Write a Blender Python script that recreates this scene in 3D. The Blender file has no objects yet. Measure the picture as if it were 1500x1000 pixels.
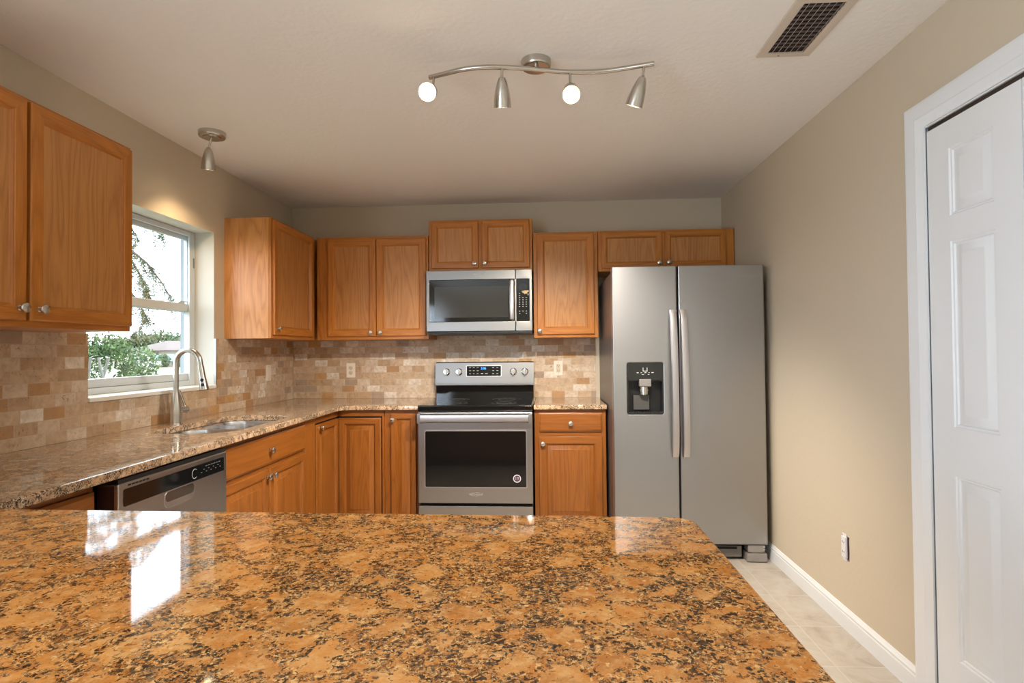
import bpy, bmesh, math, random
from mathutils import Vector, Matrix
from mathutils.geometry import tessellate_polygon

SC = bpy.context.scene
COL = SC.collection
random.seed(7)
PI = math.pi

# ------------------------------------------------------------------ camera
F_PX = 830.52
CAM_R = Vector((0.99823941, 0.05859601, -0.00919676))
CAM_U = Vector((0.01016364, -0.0162242, 0.99981672))
CAM_F = Vector((-0.05843606, 0.99814993, 0.01679118))
CAM_C = Vector((0.84750958, -4.42944457, 1.27743346))
cd = bpy.data.cameras.new('camera')
cam = bpy.data.objects.new('camera', cd)
COL.objects.link(cam)
cd.sensor_fit = 'HORIZONTAL'
cd.sensor_width = 36.0
cd.lens = F_PX / 1500 * 36
cd.clip_start = 0.05
cd.clip_end = 500
cam.matrix_world = Matrix(((CAM_R.x, CAM_U.x, -CAM_F.x, CAM_C.x), (CAM_R.y, CAM_U.y, -CAM_F.y, CAM_C.y),
                           (CAM_R.z, CAM_U.z, -CAM_F.z, CAM_C.z), (0, 0, 0, 1)))
SC.camera = cam


def at(px, py, d):
    return CAM_C + d * (CAM_F + CAM_R * ((px - 750) / F_PX) - CAM_U * ((py - 500) / F_PX))


# ------------------------------------------------------------------ world, daylight, exposure
SC.view_settings.view_transform = 'Standard'
SC.view_settings.look = 'None'
SC.view_settings.gamma = 1
SC.view_settings.exposure = 0.66
SC.view_settings.use_curve_mapping = False
w = bpy.data.worlds.new('overcast_sky')
SC.world = w
w.use_nodes = True
bg = w.node_tree.nodes['Background']
bg.inputs[0].default_value = (0.77, 0.88, 1.0, 1)
bg.inputs[1].default_value = 5.0


def area(name, loc, rot, sx, sy, energy, col, portal=False):
    l = bpy.data.lights.new(name, 'AREA')
    l.shape = 'RECTANGLE'
    l.size, l.size_y = sx, sy
    l.energy = energy
    l.color = col
    if portal:
        l.cycles.is_portal = True
    o = bpy.data.objects.new(name, l)
    COL.objects.link(o)
    o.location = loc
    o.rotation_euler = rot
    return o


XL, XR, H = -1.172, 2.208, 2.44
YB = -8.6        # rear wall of the room, behind the camera
WIN = (-2.045, -1.08, 1.067, 2.018)     # kitchen window opening y0, y1, z0, z1
# unseen sliding glass door, added in the left wall behind the camera for fill
SW = (-7.5, -4.7, 0.06, 2.1)
area('side_window_portal', (XL - 0.24, (SW[0] + SW[1]) / 2, (SW[2] + SW[3]) / 2), (0, -PI / 2, 0), 2.05, 2.8, 1, (1, 1, 1), True)

area('sliding_door_daylight', (XL + 0.03, (SW[0] + SW[1]) / 2, (SW[2] + SW[3]) / 2), (0, -PI / 2, 0), 2.0, 2.75, 100, (0.70, 0.84, 1.0))  # added lamp standing in for daylight from the added door


# ------------------------------------------------------------------ materials
def srgb(r, g, b):
    def c(v):
        v /= 255
        return v / 12.92 if v <= 0.04045 else ((v + 0.055) / 1.055) ** 2.4
    return (c(r), c(g), c(b), 1)


class NT:
    def __init__(s, name):
        s.m = bpy.data.materials.new(name)
        s.m.use_nodes = True
        s.t = s.m.node_tree
        s.b = s.t.nodes['Principled BSDF']
        s.out = s.t.nodes['Material Output']

    def n(s, typ, ins=None, **props):
        d = s.t.nodes.new(typ)
        for k, v in props.items():
            setattr(d, k, v)
        for k, v in (ins or {}).items():
            if isinstance(v, bpy.types.NodeSocket):
                s.t.links.new(v, d.inputs[k])
            else:
                d.inputs[k].default_value = v
        return d

    def math(s, op, a, b=0.0, c=None, clamp=False):
        ins = {0: a, 1: b}
        if c is not None:
            ins[2] = c
        return s.n('ShaderNodeMath', ins, operation=op, use_clamp=clamp).outputs[0]

    def mix(s, fac, a, b, blend='MIX'):
        d = s.t.nodes.new('ShaderNodeMix')
        d.data_type = 'RGBA'
        d.blend_type = blend
        for i, v in ((0, fac), (6, a), (7, b)):
            if isinstance(v, bpy.types.NodeSocket):
                s.t.links.new(v, d.inputs[i])
            else:
                d.inputs[i].default_value = v
        return d.outputs[2]

    def ramp(s, fac, stops, interp='LINEAR'):
        d = s.t.nodes.new('ShaderNodeValToRGB')
        cr = d.color_ramp
        cr.interpolation = interp
        while len(cr.elements) < len(stops):
            cr.elements.new(0.5)
        for e, (p, c) in zip(cr.elements, stops):
            e.position = p
            e.color = c if len(c) == 4 else (*c, 1)
        s.t.links.new(fac, d.inputs[0])
        return d.outputs[0]

    def noise(s, vec, scale, detail=2.0, rough=0.5, dist=0.0):
        return s.n('ShaderNodeTexNoise', {'Vector': vec, 'Scale': scale, 'Detail': detail, 'Roughness': rough, 'Distortion': dist})

    def set(s, **kw):
        for k, v in kw.items():
            k = k.replace('_', ' ')
            if isinstance(v, bpy.types.NodeSocket):
                s.t.links.new(v, s.b.inputs[k])
            else:
                s.b.inputs[k].default_value = v
        return s

    def bump(s, h, strength=0.2, dist=0.01):
        d = s.n('ShaderNodeBump', {'Strength': strength, 'Distance': dist, 'Height': h})
        s.t.links.new(d.outputs[0], s.b.inputs['Normal'])

    def obj(s):
        return s.n('ShaderNodeTexCoord').outputs['Object']


def plain(name, col, rough=0.5, metal=0.0, **kw):
    t = NT(name)
    t.set(Base_Color=col, Roughness=rough, Metallic=metal, **kw)
    return t.m


def gray(v):
    return (v, v, v, 1)


def emis(name, col, strength):
    t = NT(name)
    t.set(Base_Color=(0, 0, 0, 1), Emission_Color=col, Emission_Strength=strength)
    return t.m


def wood(name, base, dark, grain='z', ring=0.5, rough=0.34):
    t = NT(name)
    rnd = t.n('ShaderNodeObjectInfo').outputs['Random']
    off = t.n('ShaderNodeCombineXYZ', {0: t.math('MULTIPLY', rnd, 13.7), 1: t.math('MULTIPLY', rnd, 7.3), 2: t.math('MULTIPLY', rnd, 29.1)}).outputs[0]
    v = t.n('ShaderNodeVectorMath', {0: t.obj(), 1: off}, operation='ADD').outputs[0]
    if grain == 'z':
        s1, s2 = (9.0, 9.0, 0.8), (380, 380, 9)
    else:
        s1, s2 = (0.8, 0.8, 9.0), (9, 9, 380)
    m1 = t.n('ShaderNodeMapping', {'Vector': v, 'Scale': s1}).outputs[0]
    m2 = t.n('ShaderNodeMapping', {'Vector': v, 'Scale': s2}).outputs[0]
    n1 = t.noise(m1, 1.0, 2.5, 0.45, 0.25).outputs[0]
    r = t.math('PINGPONG', t.math('MULTIPLY', n1, 11.0), 0.5)
    r = t.ramp(r, [(0.0, gray(1)), (0.18, gray(0.45)), (0.5, gray(0.0))])
    pores = t.ramp(t.noise(m2, 1.0, 2.0, 0.6).outputs[0], [(0.38, gray(1)), (0.6, gray(0))])
    broad = t.noise(m1, 0.45, 1.0).outputs[0]
    f = t.math('ADD', t.math('MULTIPLY', r, ring), t.math('MULTIPLY', pores, 0.28))
    f = t.math('ADD', f, t.math('MULTIPLY', t.math('SUBTRACT', broad, 0.5), 0.6), clamp=True)
    c = t.mix(f, base, dark)
    t.set(Base_Color=c, Roughness=rough, Specular_IOR_Level=0.45)
    t.bump(f, 0.06, 0.002)
    return t.m


OAK_V = wood('oak_frame_upright', srgb(194, 122, 48), srgb(154, 88, 28))
OAK_H = wood('oak_frame_level', srgb(194, 122, 48), srgb(154, 88, 28), 'h')
OAK_P = wood('oak_panel', srgb(198, 138, 78), srgb(158, 98, 46), 'z', 0.5)
OAK_S = wood('oak_side', srgb(216, 154, 94), srgb(172, 110, 58), 'z', 0.55)  # lightened: window light on the cabinet side is put into the colour
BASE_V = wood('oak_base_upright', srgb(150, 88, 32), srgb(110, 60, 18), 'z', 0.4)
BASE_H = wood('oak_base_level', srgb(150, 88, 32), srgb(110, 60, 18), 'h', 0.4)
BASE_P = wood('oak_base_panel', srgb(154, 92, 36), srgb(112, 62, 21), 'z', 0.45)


def granite(name, tan1, tan2, cream, brown, k=1.0, dens=1.0):
    t = NT(name)
    co = t.obj()

    def warp(vec, sc, amt, det=3.0):
        n = t.noise(vec, sc, det, 0.6).outputs['Color']
        n = t.n('ShaderNodeVectorMath', {0: n, 1: (0.5, 0.5, 0.5)}, operation='SUBTRACT').outputs[0]
        n = t.n('ShaderNodeVectorMath', {0: n, 'Scale': amt}, operation='SCALE').outputs[0]
        return t.n('ShaderNodeVectorMath', {0: vec, 1: n}, operation='ADD').outputs[0]
    cw = warp(co, 16.0 * k, 0.05 / k)
    fw = warp(co, 85.0 * k, 0.020 / k, 4.0)
    S = 16.5 * k
    vr = t.n('ShaderNodeTexVoronoi', {'Vector': cw, 'Scale': S}, feature='F1')
    ve = t.n('ShaderNodeTexVoronoi', {'Vector': cw, 'Scale': S}, feature='DISTANCE_TO_EDGE')
    cid = t.n('ShaderNodeSeparateColor', {0: vr.outputs['Color']}).outputs
    c = t.mix(cid[1], tan1, tan2)
    mott = t.noise(fw, 42.0 * k, 5.0, 0.72).outputs[0]
    c = t.mix(t.ramp(mott, [(0.42, gray(0)), (0.68, gray(0.75))]), c, cream)
    c = t.mix(t.ramp(t.noise(cw, 30.0 * k, 4.0, 0.7).outputs[0], [(0.5, gray(0)), (0.74, gray(0.65))]), c, brown)
    # speckled matrix along the crystal borders, broken up into patches
    n2 = t.noise(cw, 34.0 * k, 3.0, 0.65).outputs[0]
    edge = t.math('ADD', ve.outputs['Distance'], t.math('MULTIPLY', t.math('SUBTRACT', n2, 0.5), 0.5))
    E = t.math('SUBTRACT', 1.0, t.math('MULTIPLY', t.math('SUBTRACT', edge, t.math('MULTIPLY', cid[0], 0.14)), 7.0), clamp=True)
    patch = t.ramp(t.noise(co, 9.0 * k, 3.0, 0.6).outputs[0], [(0.34, gray(0.25)), (0.6, gray(1.0))])
    E = t.math('MULTIPLY', E, patch)
    c = t.mix(t.math('MULTIPLY', E, 0.42), c, brown)

    def specks(scale, base, gain, seed):
        v = t.n('ShaderNodeVectorMath', {0: fw, 1: (seed, seed * 1.7, 0)}, operation='ADD').outputs[0]
        vo = t.n('ShaderNodeTexVoronoi', {'Vector': v, 'Scale': scale * k}, feature='F1')
        i = t.n('ShaderNodeSeparateColor', {0: vo.outputs['Color']}).outputs
        d = t.math('ADD', t.math('MULTIPLY', E, gain * dens), base)
        return t.math('LESS_THAN', i[0], d), i
    m1, i1 = specks(185.0, 0.05, 0.55, 3.1)
    col1 = t.ramp(i1[1], [(0.0, brown), (0.2, cream), (0.5, tan1), (0.68, srgb(96, 74, 56)), (0.84, srgb(140, 110, 80))], 'CONSTANT')
    c = t.mix(t.math('MULTIPLY', m1, 0.85), c, col1)
    m2, i2 = specks(195.0, 0.004, 0.36, 9.3)
    col2 = t.ramp(i2[2], [(0.0, (0.016, 0.012, 0.009)), (0.5, (0.05, 0.03, 0.017)), (0.8, (0.10, 0.066, 0.038))], 'CONSTANT')
    c = t.mix(t.math('MULTIPLY', m2, 0.92), c, col2)
    m3, i3 = specks(390.0, 0.035, 0.42, 5.7)
    col3 = t.ramp(i3[1], [(0.0, (0.03, 0.019, 0.011)), (0.55, brown), (0.8, cream)], 'CONSTANT')
    c = t.mix(t.math('MULTIPLY', m3, 0.7), c, col3)
    t.set(Base_Color=c, Roughness=0.05, Specular_IOR_Level=0.5)
    t.bump(t.noise(co, 9.0, 2.0, 0.5).outputs[0], 0.006, 0.002)
    return t.m


GRAN_I = granite('granite_golden', srgb(214, 146, 76), srgb(196, 124, 56), srgb(228, 184, 124), srgb(142, 90, 46))  # same stone as the other tops, warm lamp tint put into the colour
GRAN_L = granite('granite_beige', srgb(196, 160, 124), srgb(178, 136, 100), srgb(218, 198, 170), srgb(116, 90, 70), 1.45, 1.15)  # same stone, cool daylight and reflections put into the colour


def tile_mat(name, axis):
    t = NT(name)
    co = t.obj()
    s = t.n('ShaderNodeSeparateXYZ', {0: co}).outputs
    u, z = s[axis], s[2]
    hh, ww = 0.0508, 0.1016
    zz = t.math('DIVIDE', t.math('SUBTRACT', z, 0.914), hh)
    row = t.math('FLOOR', zz)
    rr = t.n('ShaderNodeTexWhiteNoise', {'W': row}, noise_dimensions='1D').outputs['Value']
    uu = t.math('ADD', t.math('DIVIDE', u, ww), t.math('ADD', t.math('MULTIPLY', t.math('MODULO', t.math('ADD', row, 40.0), 2.0), 0.5), t.math('MULTIPLY', rr, 0.35)))
    colm = t.math('FLOOR', uu)
    fz, fu = t.math('SUBTRACT', zz, row), t.math('SUBTRACT', uu, colm)
    ez = t.math('MULTIPLY', t.math('SUBTRACT', 0.5, t.math('ABSOLUTE', t.math('SUBTRACT', fz, 0.5))), hh)
    eu = t.math('MULTIPLY', t.math('SUBTRACT', 0.5, t.math('ABSOLUTE', t.math('SUBTRACT', fu, 0.5))), ww)
    wob = t.math('MULTIPLY', t.math('SUBTRACT', t.noise(co, 120.0, 2.0).outputs[0], 0.5), 0.0014)
    e = t.math('ADD', t.math('MINIMUM', ez, eu), wob)
    body = t.math('MULTIPLY', t.math('SUBTRACT', e, 0.0007), 900.0, clamp=True)
    idv = t.n('ShaderNodeCombineXYZ', {0: colm, 1: row, 2: 3.3 + axis}).outputs[0]
    wn = t.n('ShaderNodeTexWhiteNoise', {'Vector': idv}, noise_dimensions='3D')
    rv = wn.outputs['Value']
    wc = t.n('ShaderNodeSeparateColor', {0: wn.outputs['Color']}).outputs
    c = t.ramp(rv, [(0.0, srgb(208, 185, 160)), (0.2, srgb(196, 169, 140)), (0.38, srgb(215, 195, 172)), (0.54, srgb(186, 155, 122)), (0.66, srgb(202, 173, 142)),
                    (0.78, srgb(180, 137, 94)), (0.85, srgb(228, 215, 198)), (0.92, srgb(170, 149, 130)), (0.96, srgb(194, 149, 96))], 'CONSTANT')
    shift = t.n('ShaderNodeVectorMath', {0: idv, 'Scale': 0.37}, operation='SCALE').outputs[0]
    v2 = t.n('ShaderNodeVectorMath', {0: co, 1: shift}, operation='ADD').outputs[0]
    cloud = t.noise(v2, 26.0, 4.0, 0.65, 0.6).outputs[0]
    c = t.mix(t.ramp(cloud, [(0.35, gray(0)), (0.7, gray(0.55))]), c, srgb(150, 118, 88))
    pit = t.noise(v2, 48.0, 3.0, 0.7, 1.2).outputs[0]
    pm = t.math('MULTIPLY', t.ramp(pit, [(0.6, gray(0)), (0.68, gray(1))]), t.math('GREATER_THAN', wc[1], 0.45))
    c = t.mix(t.math('MULTIPLY', pm, 0.65), c, srgb(104, 76, 54))
    c = t.mix(body, srgb(186, 168, 146), c)
    t.set(Base_Color=c, Roughness=0.42, Specular_IOR_Level=0.4)
    hgt = t.math('SUBTRACT', body, t.math('MULTIPLY', pm, 0.5))
    t.bump(hgt, 0.35, 0.0015)
    return t.m


TILE_X = tile_mat('travertine_tile', 0)
TILE_Y = tile_mat('travertine_tile_side', 1)


def paint(name, col, bscale, bstr, rough=0.6):
    t = NT(name)
    co = t.obj()
    t.set(Base_Color=col, Roughness=rough, Specular_IOR_Level=0.25)
    t.bump(t.noise(co, bscale, 3.0, 0.55).outputs[0], bstr, 0.004)
    return t.m


WALL = paint('greige_paint', srgb(202, 188, 166), 70, 0.18)
CEIL = paint('ceiling_paint', srgb(238, 232, 226), 46, 0.35, 0.8)
WHITE = paint('white_gloss_paint', srgb(226, 227, 228), 30, 0.01, 0.32)
REVEAL = paint('reveal_paint', srgb(208, 205, 197), 60, 0.08)
STUCCO = paint('stucco', srgb(140, 144, 146), 90, 0.9, 0.9)


def floor_mat():
    t = NT('floor_tile')
    s = t.n('ShaderNodeSeparateXYZ', {0: t.obj()}).outputs
    T = 0.335
    u, v = t.math('DIVIDE', t.math('SUBTRACT', s[0], 2.0), T), t.math('DIVIDE', t.math('ADD', s[1], 0.05), T)
    iu, iv = t.math('FLOOR', u), t.math('FLOOR', v)
    eu = t.math('SUBTRACT', 0.5, t.math('ABSOLUTE', t.math('SUBTRACT', t.math('SUBTRACT', u, iu), 0.5)))
    ev = t.math('SUBTRACT', 0.5, t.math('ABSOLUTE', t.math('SUBTRACT', t.math('SUBTRACT', v, iv), 0.5)))
    body = t.math('MULTIPLY', t.math('SUBTRACT', t.math('MINIMUM', eu, ev), 0.006), 250.0, clamp=True)
    idv = t.n('ShaderNodeCombineXYZ', {0: iu, 1: iv}).outputs[0]
    sh = t.n('ShaderNodeVectorMath', {0: t.obj(), 1: idv}, operation='ADD').outputs[0]
    n1 = t.noise(sh, 7.0, 5.0, 0.65, 0.8).outputs[0]
    c = t.ramp(n1, [(0.3, srgb(158, 145, 130)), (0.5, srgb(176, 166, 153)), (0.72, srgb(186, 179, 169))])
    c = t.mix(body, srgb(188, 182, 172), c)
    t.set(Base_Color=c, Roughness=0.35)
    t.bump(body, 0.15, 0.001)
    return t.m


FLOOR = floor_mat()


def steel(name, col, rough, axis=None):
    t = NT(name)
    t.set(Base_Color=col, Metallic=1.0, Roughness=rough)
    if axis is not None:
        sc = [500, 500, 500]
        sc[axis] = 4
        m = t.n('ShaderNodeMapping', {'Vector': t.obj(), 'Scale': sc}).outputs[0]
        n = t.noise(m, 1.0, 2.0).outputs[0]
        t.set(Roughness=t.math('ADD', t.math('MULTIPLY', n, 0.14), rough - 0.07))
        t.bump(n, 0.02, 0.0006)
    return t.m


STEEL_X = steel('brushed_steel', (0.42, 0.41, 0.40, 1), 0.32, 0)
STEEL_D = steel('dark_brushed_steel', (0.27, 0.262, 0.255, 1), 0.34, 0)  # copy of the steel, darkened to offset bright room and lamp reflections
STEEL_Y = steel('brushed_steel_side', (0.52, 0.505, 0.49, 1), 0.30, 1)
STEEL_F = steel('fridge_steel', (0.40, 0.395, 0.395, 1), 0.36, 0)
NICKEL = steel('satin_nickel', (0.56, 0.53, 0.48, 1), 0.27)
CHROME = steel('polished_chrome', (0.8, 0.8, 0.8, 1), 0.12)
BRIGHT = steel('bright_bar', (0.60, 0.57, 0.57, 1), 0.34)
SINKM = steel('sink_steel', (0.62, 0.62, 0.62, 1), 0.22)
BLACKG = plain('black_glass', (0.006, 0.006, 0.006, 1), 0.06)
BLACK = plain('black_plastic', (0.006, 0.006, 0.006, 1), 0.4)
DARK = plain('dark_gap', (0.004, 0.004, 0.004, 1), 0.8)
SIDEG = plain('appliance_side', srgb(98, 96, 96), 0.35, 0.3)
PLATE = plain('outlet_plastic', srgb(226, 214, 198), 0.35)
IVORY = plain('outlet_face', srgb(206, 188, 160), 0.4)
GREYP = plain('grey_plastic', srgb(120, 118, 116), 0.4)
WINM = plain('window_vinyl', srgb(204, 209, 211), 0.35)
MARK = plain('printed_mark', srgb(190, 190, 188), 0.5)
VENTM = plain('vent_enamel', srgb(206, 192, 176), 0.45)
VENTD = plain('duct_dark', srgb(34, 24, 20), 0.7)
BLUE = emis('blue_display', (0.05, 0.25, 1, 1), 3.0)
BULB = emis('lamp_bulb', (1.0, 0.80, 0.52, 1), 30.0)
SILLM = plain('sill_marble', srgb(230, 224, 212), 0.3)


def glass_mat():
    t = NT('clear_pane')
    tr = t.n('ShaderNodeBsdfTransparent', {'Color': (0.97, 0.985, 0.98, 1)})
    gl = t.n('ShaderNodeBsdfGlossy', {'Color': (1, 1, 1, 1), 'Roughness': 0.0})
    mx = t.n('ShaderNodeMixShader', {0: 0.05, 1: tr.outputs[0], 2: gl.outputs[0]})
    t.t.links.new(mx.outputs[0], t.out.inputs[0])
    return t.m


PANE = glass_mat()


# ------------------------------------------------------------------ mesh helpers
def box(bm, x0, y0, z0, x1, y1, z1, b=0.0, m=0, seg=2):
    x0, x1 = min(x0, x1), max(x0, x1)
    y0, y1 = min(y0, y1), max(y0, y1)
    z0, z1 = min(z0, z1), max(z0, z1)
    v = [bm.verts.new(p) for p in ((x0, y0, z0), (x1, y0, z0), (x1, y1, z0), (x0, y1, z0), (x0, y0, z1), (x1, y0, z1), (x1, y1, z1), (x0, y1, z1))]
    fs = []
    for q in ((3, 2, 1, 0), (4, 5, 6, 7), (0, 1, 5, 4), (1, 2, 6, 5), (2, 3, 7, 6), (3, 0, 4, 7)):
        f = bm.faces.new([v[i] for i in q])
        f.material_index = m
        fs.append(f)
    if b > 0:
        es = list({e for f in fs for e in f.edges})
        bmesh.ops.bevel(bm, geom=es, offset=b, segments=seg, affect='EDGES', profile=0.5, clamp_overlap=True)
    return fs


def rings(bm, loops, m=0, cap0=True, cap1=True, closed=True):
    """Skin a list of equal-length vertex loops."""
    vl = [[bm.verts.new(p) for p in lp] for lp in loops]
    n = len(vl[0])
    for a, b in zip(vl[:-1], vl[1:]):
        for i in range(n if closed else n - 1):
            j = (i + 1) % n
            f = bm.faces.new((a[i], a[j], b[j], b[i]))
            f.material_index = m if not callable(m) else m(i)
    if cap0:
        f = bm.faces.new(list(reversed(vl[0])))
        f.material_index = m if not callable(m) else 0
    if cap1:
        f = bm.faces.new(vl[-1])
        f.material_index = m if not callable(m) else 0
    return vl


def tube(bm, pts, r, n=14, m=0, flat=1.0):
    pts = [Vector(p) for p in pts]
    rs = r if isinstance(r, (list, tuple)) else [r] * len(pts)
    tan = []
    for i in range(len(pts)):
        a, b = pts[max(i - 1, 0)], pts[min(i + 1, len(pts) - 1)]
        tan.append((b - a).normalized())
    up = Vector((0, 0, 1)) if abs(tan[0].z) < 0.9 else Vector((0, 1, 0))
    nx = tan[0].cross(up).normalized()
    loops = []
    for p, t, rr in zip(pts, tan, rs):
        nx = (nx - t * nx.dot(t)).normalized()
        ny = t.cross(nx)
        loops.append([p + nx * rr * math.cos(2 * PI * k / n) + ny * rr * flat * math.sin(2 * PI * k / n) for k in range(n)])
    rings(bm, loops, m)


def lathe(bm, prof, org, axis=(0, 0, 1), n=28, m=0, cap0=True, cap1=True):
    org, ax = Vector(org), Vector(axis).normalized()
    u = ax.orthogonal().normalized()
    v = ax.cross(u)
    rings(bm, [[org + ax * h + (u * math.cos(2 * PI * k / n) + v * math.sin(2 * PI * k / n)) * r for k in range(n)] for r, h in prof], m, cap0, cap1)


def offset_poly(poly, d):
    out = []
    n = len(poly)
    for i in range(n):
        p0, p1, p2 = Vector(poly[i - 1]), Vector(poly[i]), Vector(poly[(i + 1) % n])
        e1, e2 = (p1 - p0).normalized(), (p2 - p1).normalized()
        n1, n2 = Vector((-e1.y, e1.x)), Vector((-e2.y, e2.x))
        k = n1 + n2
        k = k / max(k.dot(n1), 0.2)
        out.append((p1.x + k.x * d, p1.y + k.y * d))
    return out


def slab(bm, outer, holes=(), z0=0.0, z1=0.03, r=0.004, m=0, tf=None, hr=None):
    """Extruded CCW polygon with (CW-agnostic) holes and eased edges; tf maps (u, v, w) to the scene."""
    tf = tf or (lambda u, v, q: (u, v, q))
    k = r * 0.3
    prof = [(k, z0), (0, z0 + k), (0, z1 - r), (k, z1 - k), (r, z1)] if r > 0 else [(0, z0), (0, z1)]
    def wall(poly, sgn):
        lv = []
        for off, z in prof:
            lv.append([bm.verts.new(tf(x, y, z)) for x, y in offset_poly(poly, off * sgn)])
        n = len(poly)
        for a, b in zip(lv[:-1], lv[1:]):
            for i in range(n):
                j = (i + 1) % n
                q = (a[i], a[j], b[j], b[i])
                bm.faces.new(q if sgn > 0 else tuple(reversed(q))).material_index = m
        return lv
    lo = [wall(outer, 1)] + [wall(h, -1) for h in holes]
    for end, flip in ((0, True), (-1, False)):
        vs = [v for l in lo for v in l[end]]
        polys = [[Vector(p).to_3d() for p in offset_poly(outer, prof[end][0])]] + [[Vector(p).to_3d() for p in offset_poly(h, -prof[end][0])] for h in holes]
        flat = [p for q in polys for p in q]
        for tri in tessellate_polygon(polys):
            a, b, c = (flat[i] for i in tri)
            ccw = (b - a).cross(c - a).z > 0
            t3 = [vs[i] for i in tri]
            if ccw == flip:
                t3.reverse()
            try:
                bm.faces.new(t3).material_index = m
            except ValueError:
                pass


def rrect(x0, y0, x1, y1, r, n=6):
    out = []
    for cx, cy, a in ((x1 - r, y0 + r, -90), (x1 - r, y1 - r, 0), (x0 + r, y1 - r, 90), (x0 + r, y0 + r, 180)):
        for i in range(n + 1):
            t = math.radians(a + 90 * i / n)
            out.append((cx + r * math.cos(t), cy + r * math.sin(t)))
    return out


def front(y):        # u->x, v->z, w->towards the room from the plane y
    return lambda u, v, q: (u, y - q, v)


def obj(name, bm, mats, parent=None, loc=(0, 0, 0), rz=0.0, angle=35):
    me = bpy.data.meshes.new(name)
    bmesh.ops.recalc_face_normals(bm, faces=bm.faces[:])
    bm.to_mesh(me)
    bm.free()
    for mm in (mats if isinstance(mats, (list, tuple)) else [mats]):
        me.materials.append(mm)
    me.shade_smooth()
    me.set_sharp_from_angle(angle=math.radians(angle))
    o = bpy.data.objects.new(name, me)
    COL.objects.link(o)
    o.location = loc
    o.rotation_euler = (0, 0, rz)
    if parent:
        o.parent = parent
    wm = o.modifiers.new('even_shading', 'WEIGHTED_NORMAL')
    wm.keep_sharp = True
    wm.weight = 100
    return o


def tag(o, label, cat, group=None):
    o['label'] = label
    o['category'] = cat
    if group:
        o['group'] = group
    return o


def thing(name, label, cat, loc=(0, 0, 0), rz=0.0, group=None):
    o = bpy.data.objects.new(name, None)
    COL.objects.link(o)
    o.empty_display_size = 0.05
    o.location = loc
    o.rotation_euler = (0, 0, rz)
    return tag(o, label, cat, group)


def struct(o):
    o['kind'] = 'structure'
    return o


def B():
    return bmesh.new()


def text(name, s, size, mat, parent, loc, rot=(PI / 2, 0, 0), ext=0.0004):
    c = bpy.data.curves.new(name, 'FONT')
    c.body = s
    c.size = size
    c.extrude = ext
    c.align_x = 'CENTER'
    c.align_y = 'CENTER'
    c.materials.append(mat)
    o = bpy.data.objects.new(name, c)
    COL.objects.link(o)
    me = bpy.data.meshes.new_from_object(o)
    me.name = name
    bpy.data.objects.remove(o)
    o = bpy.data.objects.new(name, me)
    COL.objects.link(o)
    o.location = loc
    o.rotation_euler = rot
    o.parent = parent
    return o


# ------------------------------------------------------------------ room shell
WT = 0.23
bm = B()
box(bm, XL - WT, YB - 0.2, -0.12, XR + 0.9, 0.15, 0.0)
struct(obj('floor', bm, FLOOR))
bm = B()
box(bm, XL - WT, YB - 0.2, H, XR + 0.9, 0.15, H + 0.1)
struct(obj('ceiling', bm, CEIL))
bm = B()
box(bm, XL, 0, 0, XR, 0.15, H)
struct(obj('wall_back', bm, WALL))

bm = B()
y0, y1, z0, z1 = WIN
XI = XL - 0.125
for (a, b, c, d) in ((YB - 0.2, SW[0], 0, H), (SW[1], y0, 0, H), (SW[0], SW[1], 0, SW[2]), (SW[0], SW[1], SW[3], H), (y1, 0.15, 0, H), (y0, y1, 0, z0), (y0, y1, z1, H)):
    box(bm, XI, a, c, XL, b, d, m=0)
    ea, eb = (a - 0.026 if a == y1 or a == y0 else a), (b + 0.026 if b == y1 else b)
    if b == y0 and a == SW[1]:
        eb = b - 0.026
    if a == y1:
        ea = y1 + 0.026
    box(bm, XL - WT, ea, c - (0.8 if c == 0 else 0), XI - 0.0005, eb, d, m=1)
bm.normal_update()
for f in bm.faces:
    c = f.calc_center_median()
    if XI < c.x < XL and ((abs(c.y - y0) < 1e-4 or abs(c.y - y1) < 1e-4) and z0 < c.z < z1 or abs(c.z - z1) < 1e-4 and y0 < c.y < y1):
        f.material_index = 2
struct(obj('wall_left', bm, [WALL, STUCCO, REVEAL]))

DY0, DY1, DZ = -3.155, -2.338, 2.062          # pantry door opening on the right wall
bm = B()
box(bm, XR, DY1 + 0.024, 0, XR + 0.12, 0.15, H)
box(bm, XR, YB - 0.2, 0, XR + 0.12, DY0, H)
box(bm, XR, DY0, DZ, XR + 0.12, DY1 + 0.024, H)
# unseen closet shell behind the pantry door, added to keep light out
box(bm, XR + 0.75, DY0 - 0.2, 0, XR + 0.8, DY1 + 0.2, H)
box(bm, XR + 0.12, DY1 + 0.15, 0, XR + 0.75, DY1 + 0.2, H)
box(bm, XR + 0.12, DY0 - 0.2, 0, XR + 0.75, DY0 - 0.15, H)
struct(obj('wall_right', bm, WALL))

bm = B()
box(bm, XL, YB - 0.2, 0, XR, YB, H)
struct(obj('wall_front', bm, WALL))
w3 = struct(thing('window_2', '', ''))  # unseen glass door, added to light the room from behind the camera
del w3['label'], w3['category']
bm = B()
box(bm, XL - 0.16, SW[0], SW[2], XL - 0.10, SW[1], SW[2] + 0.05); box(bm, XL - 0.16, SW[0], SW[3] - 0.05, XL - 0.10, SW[1], SW[3])
for y in (SW[0], (SW[0] + SW[1]) / 2 - 0.03, SW[1] - 0.06):
    box(bm, XL - 0.16, y, SW[2] + 0.05, XL - 0.10, y + 0.06, SW[3] - 0.05)
obj('frame', bm, WINM, w3)
bm = B()
box(bm, XL - 0.132, SW[0] + 0.06, SW[2] + 0.05, XL - 0.128, SW[1] - 0.06, SW[3] - 0.05)
obj('pane', bm, PANE, w3)

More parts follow.
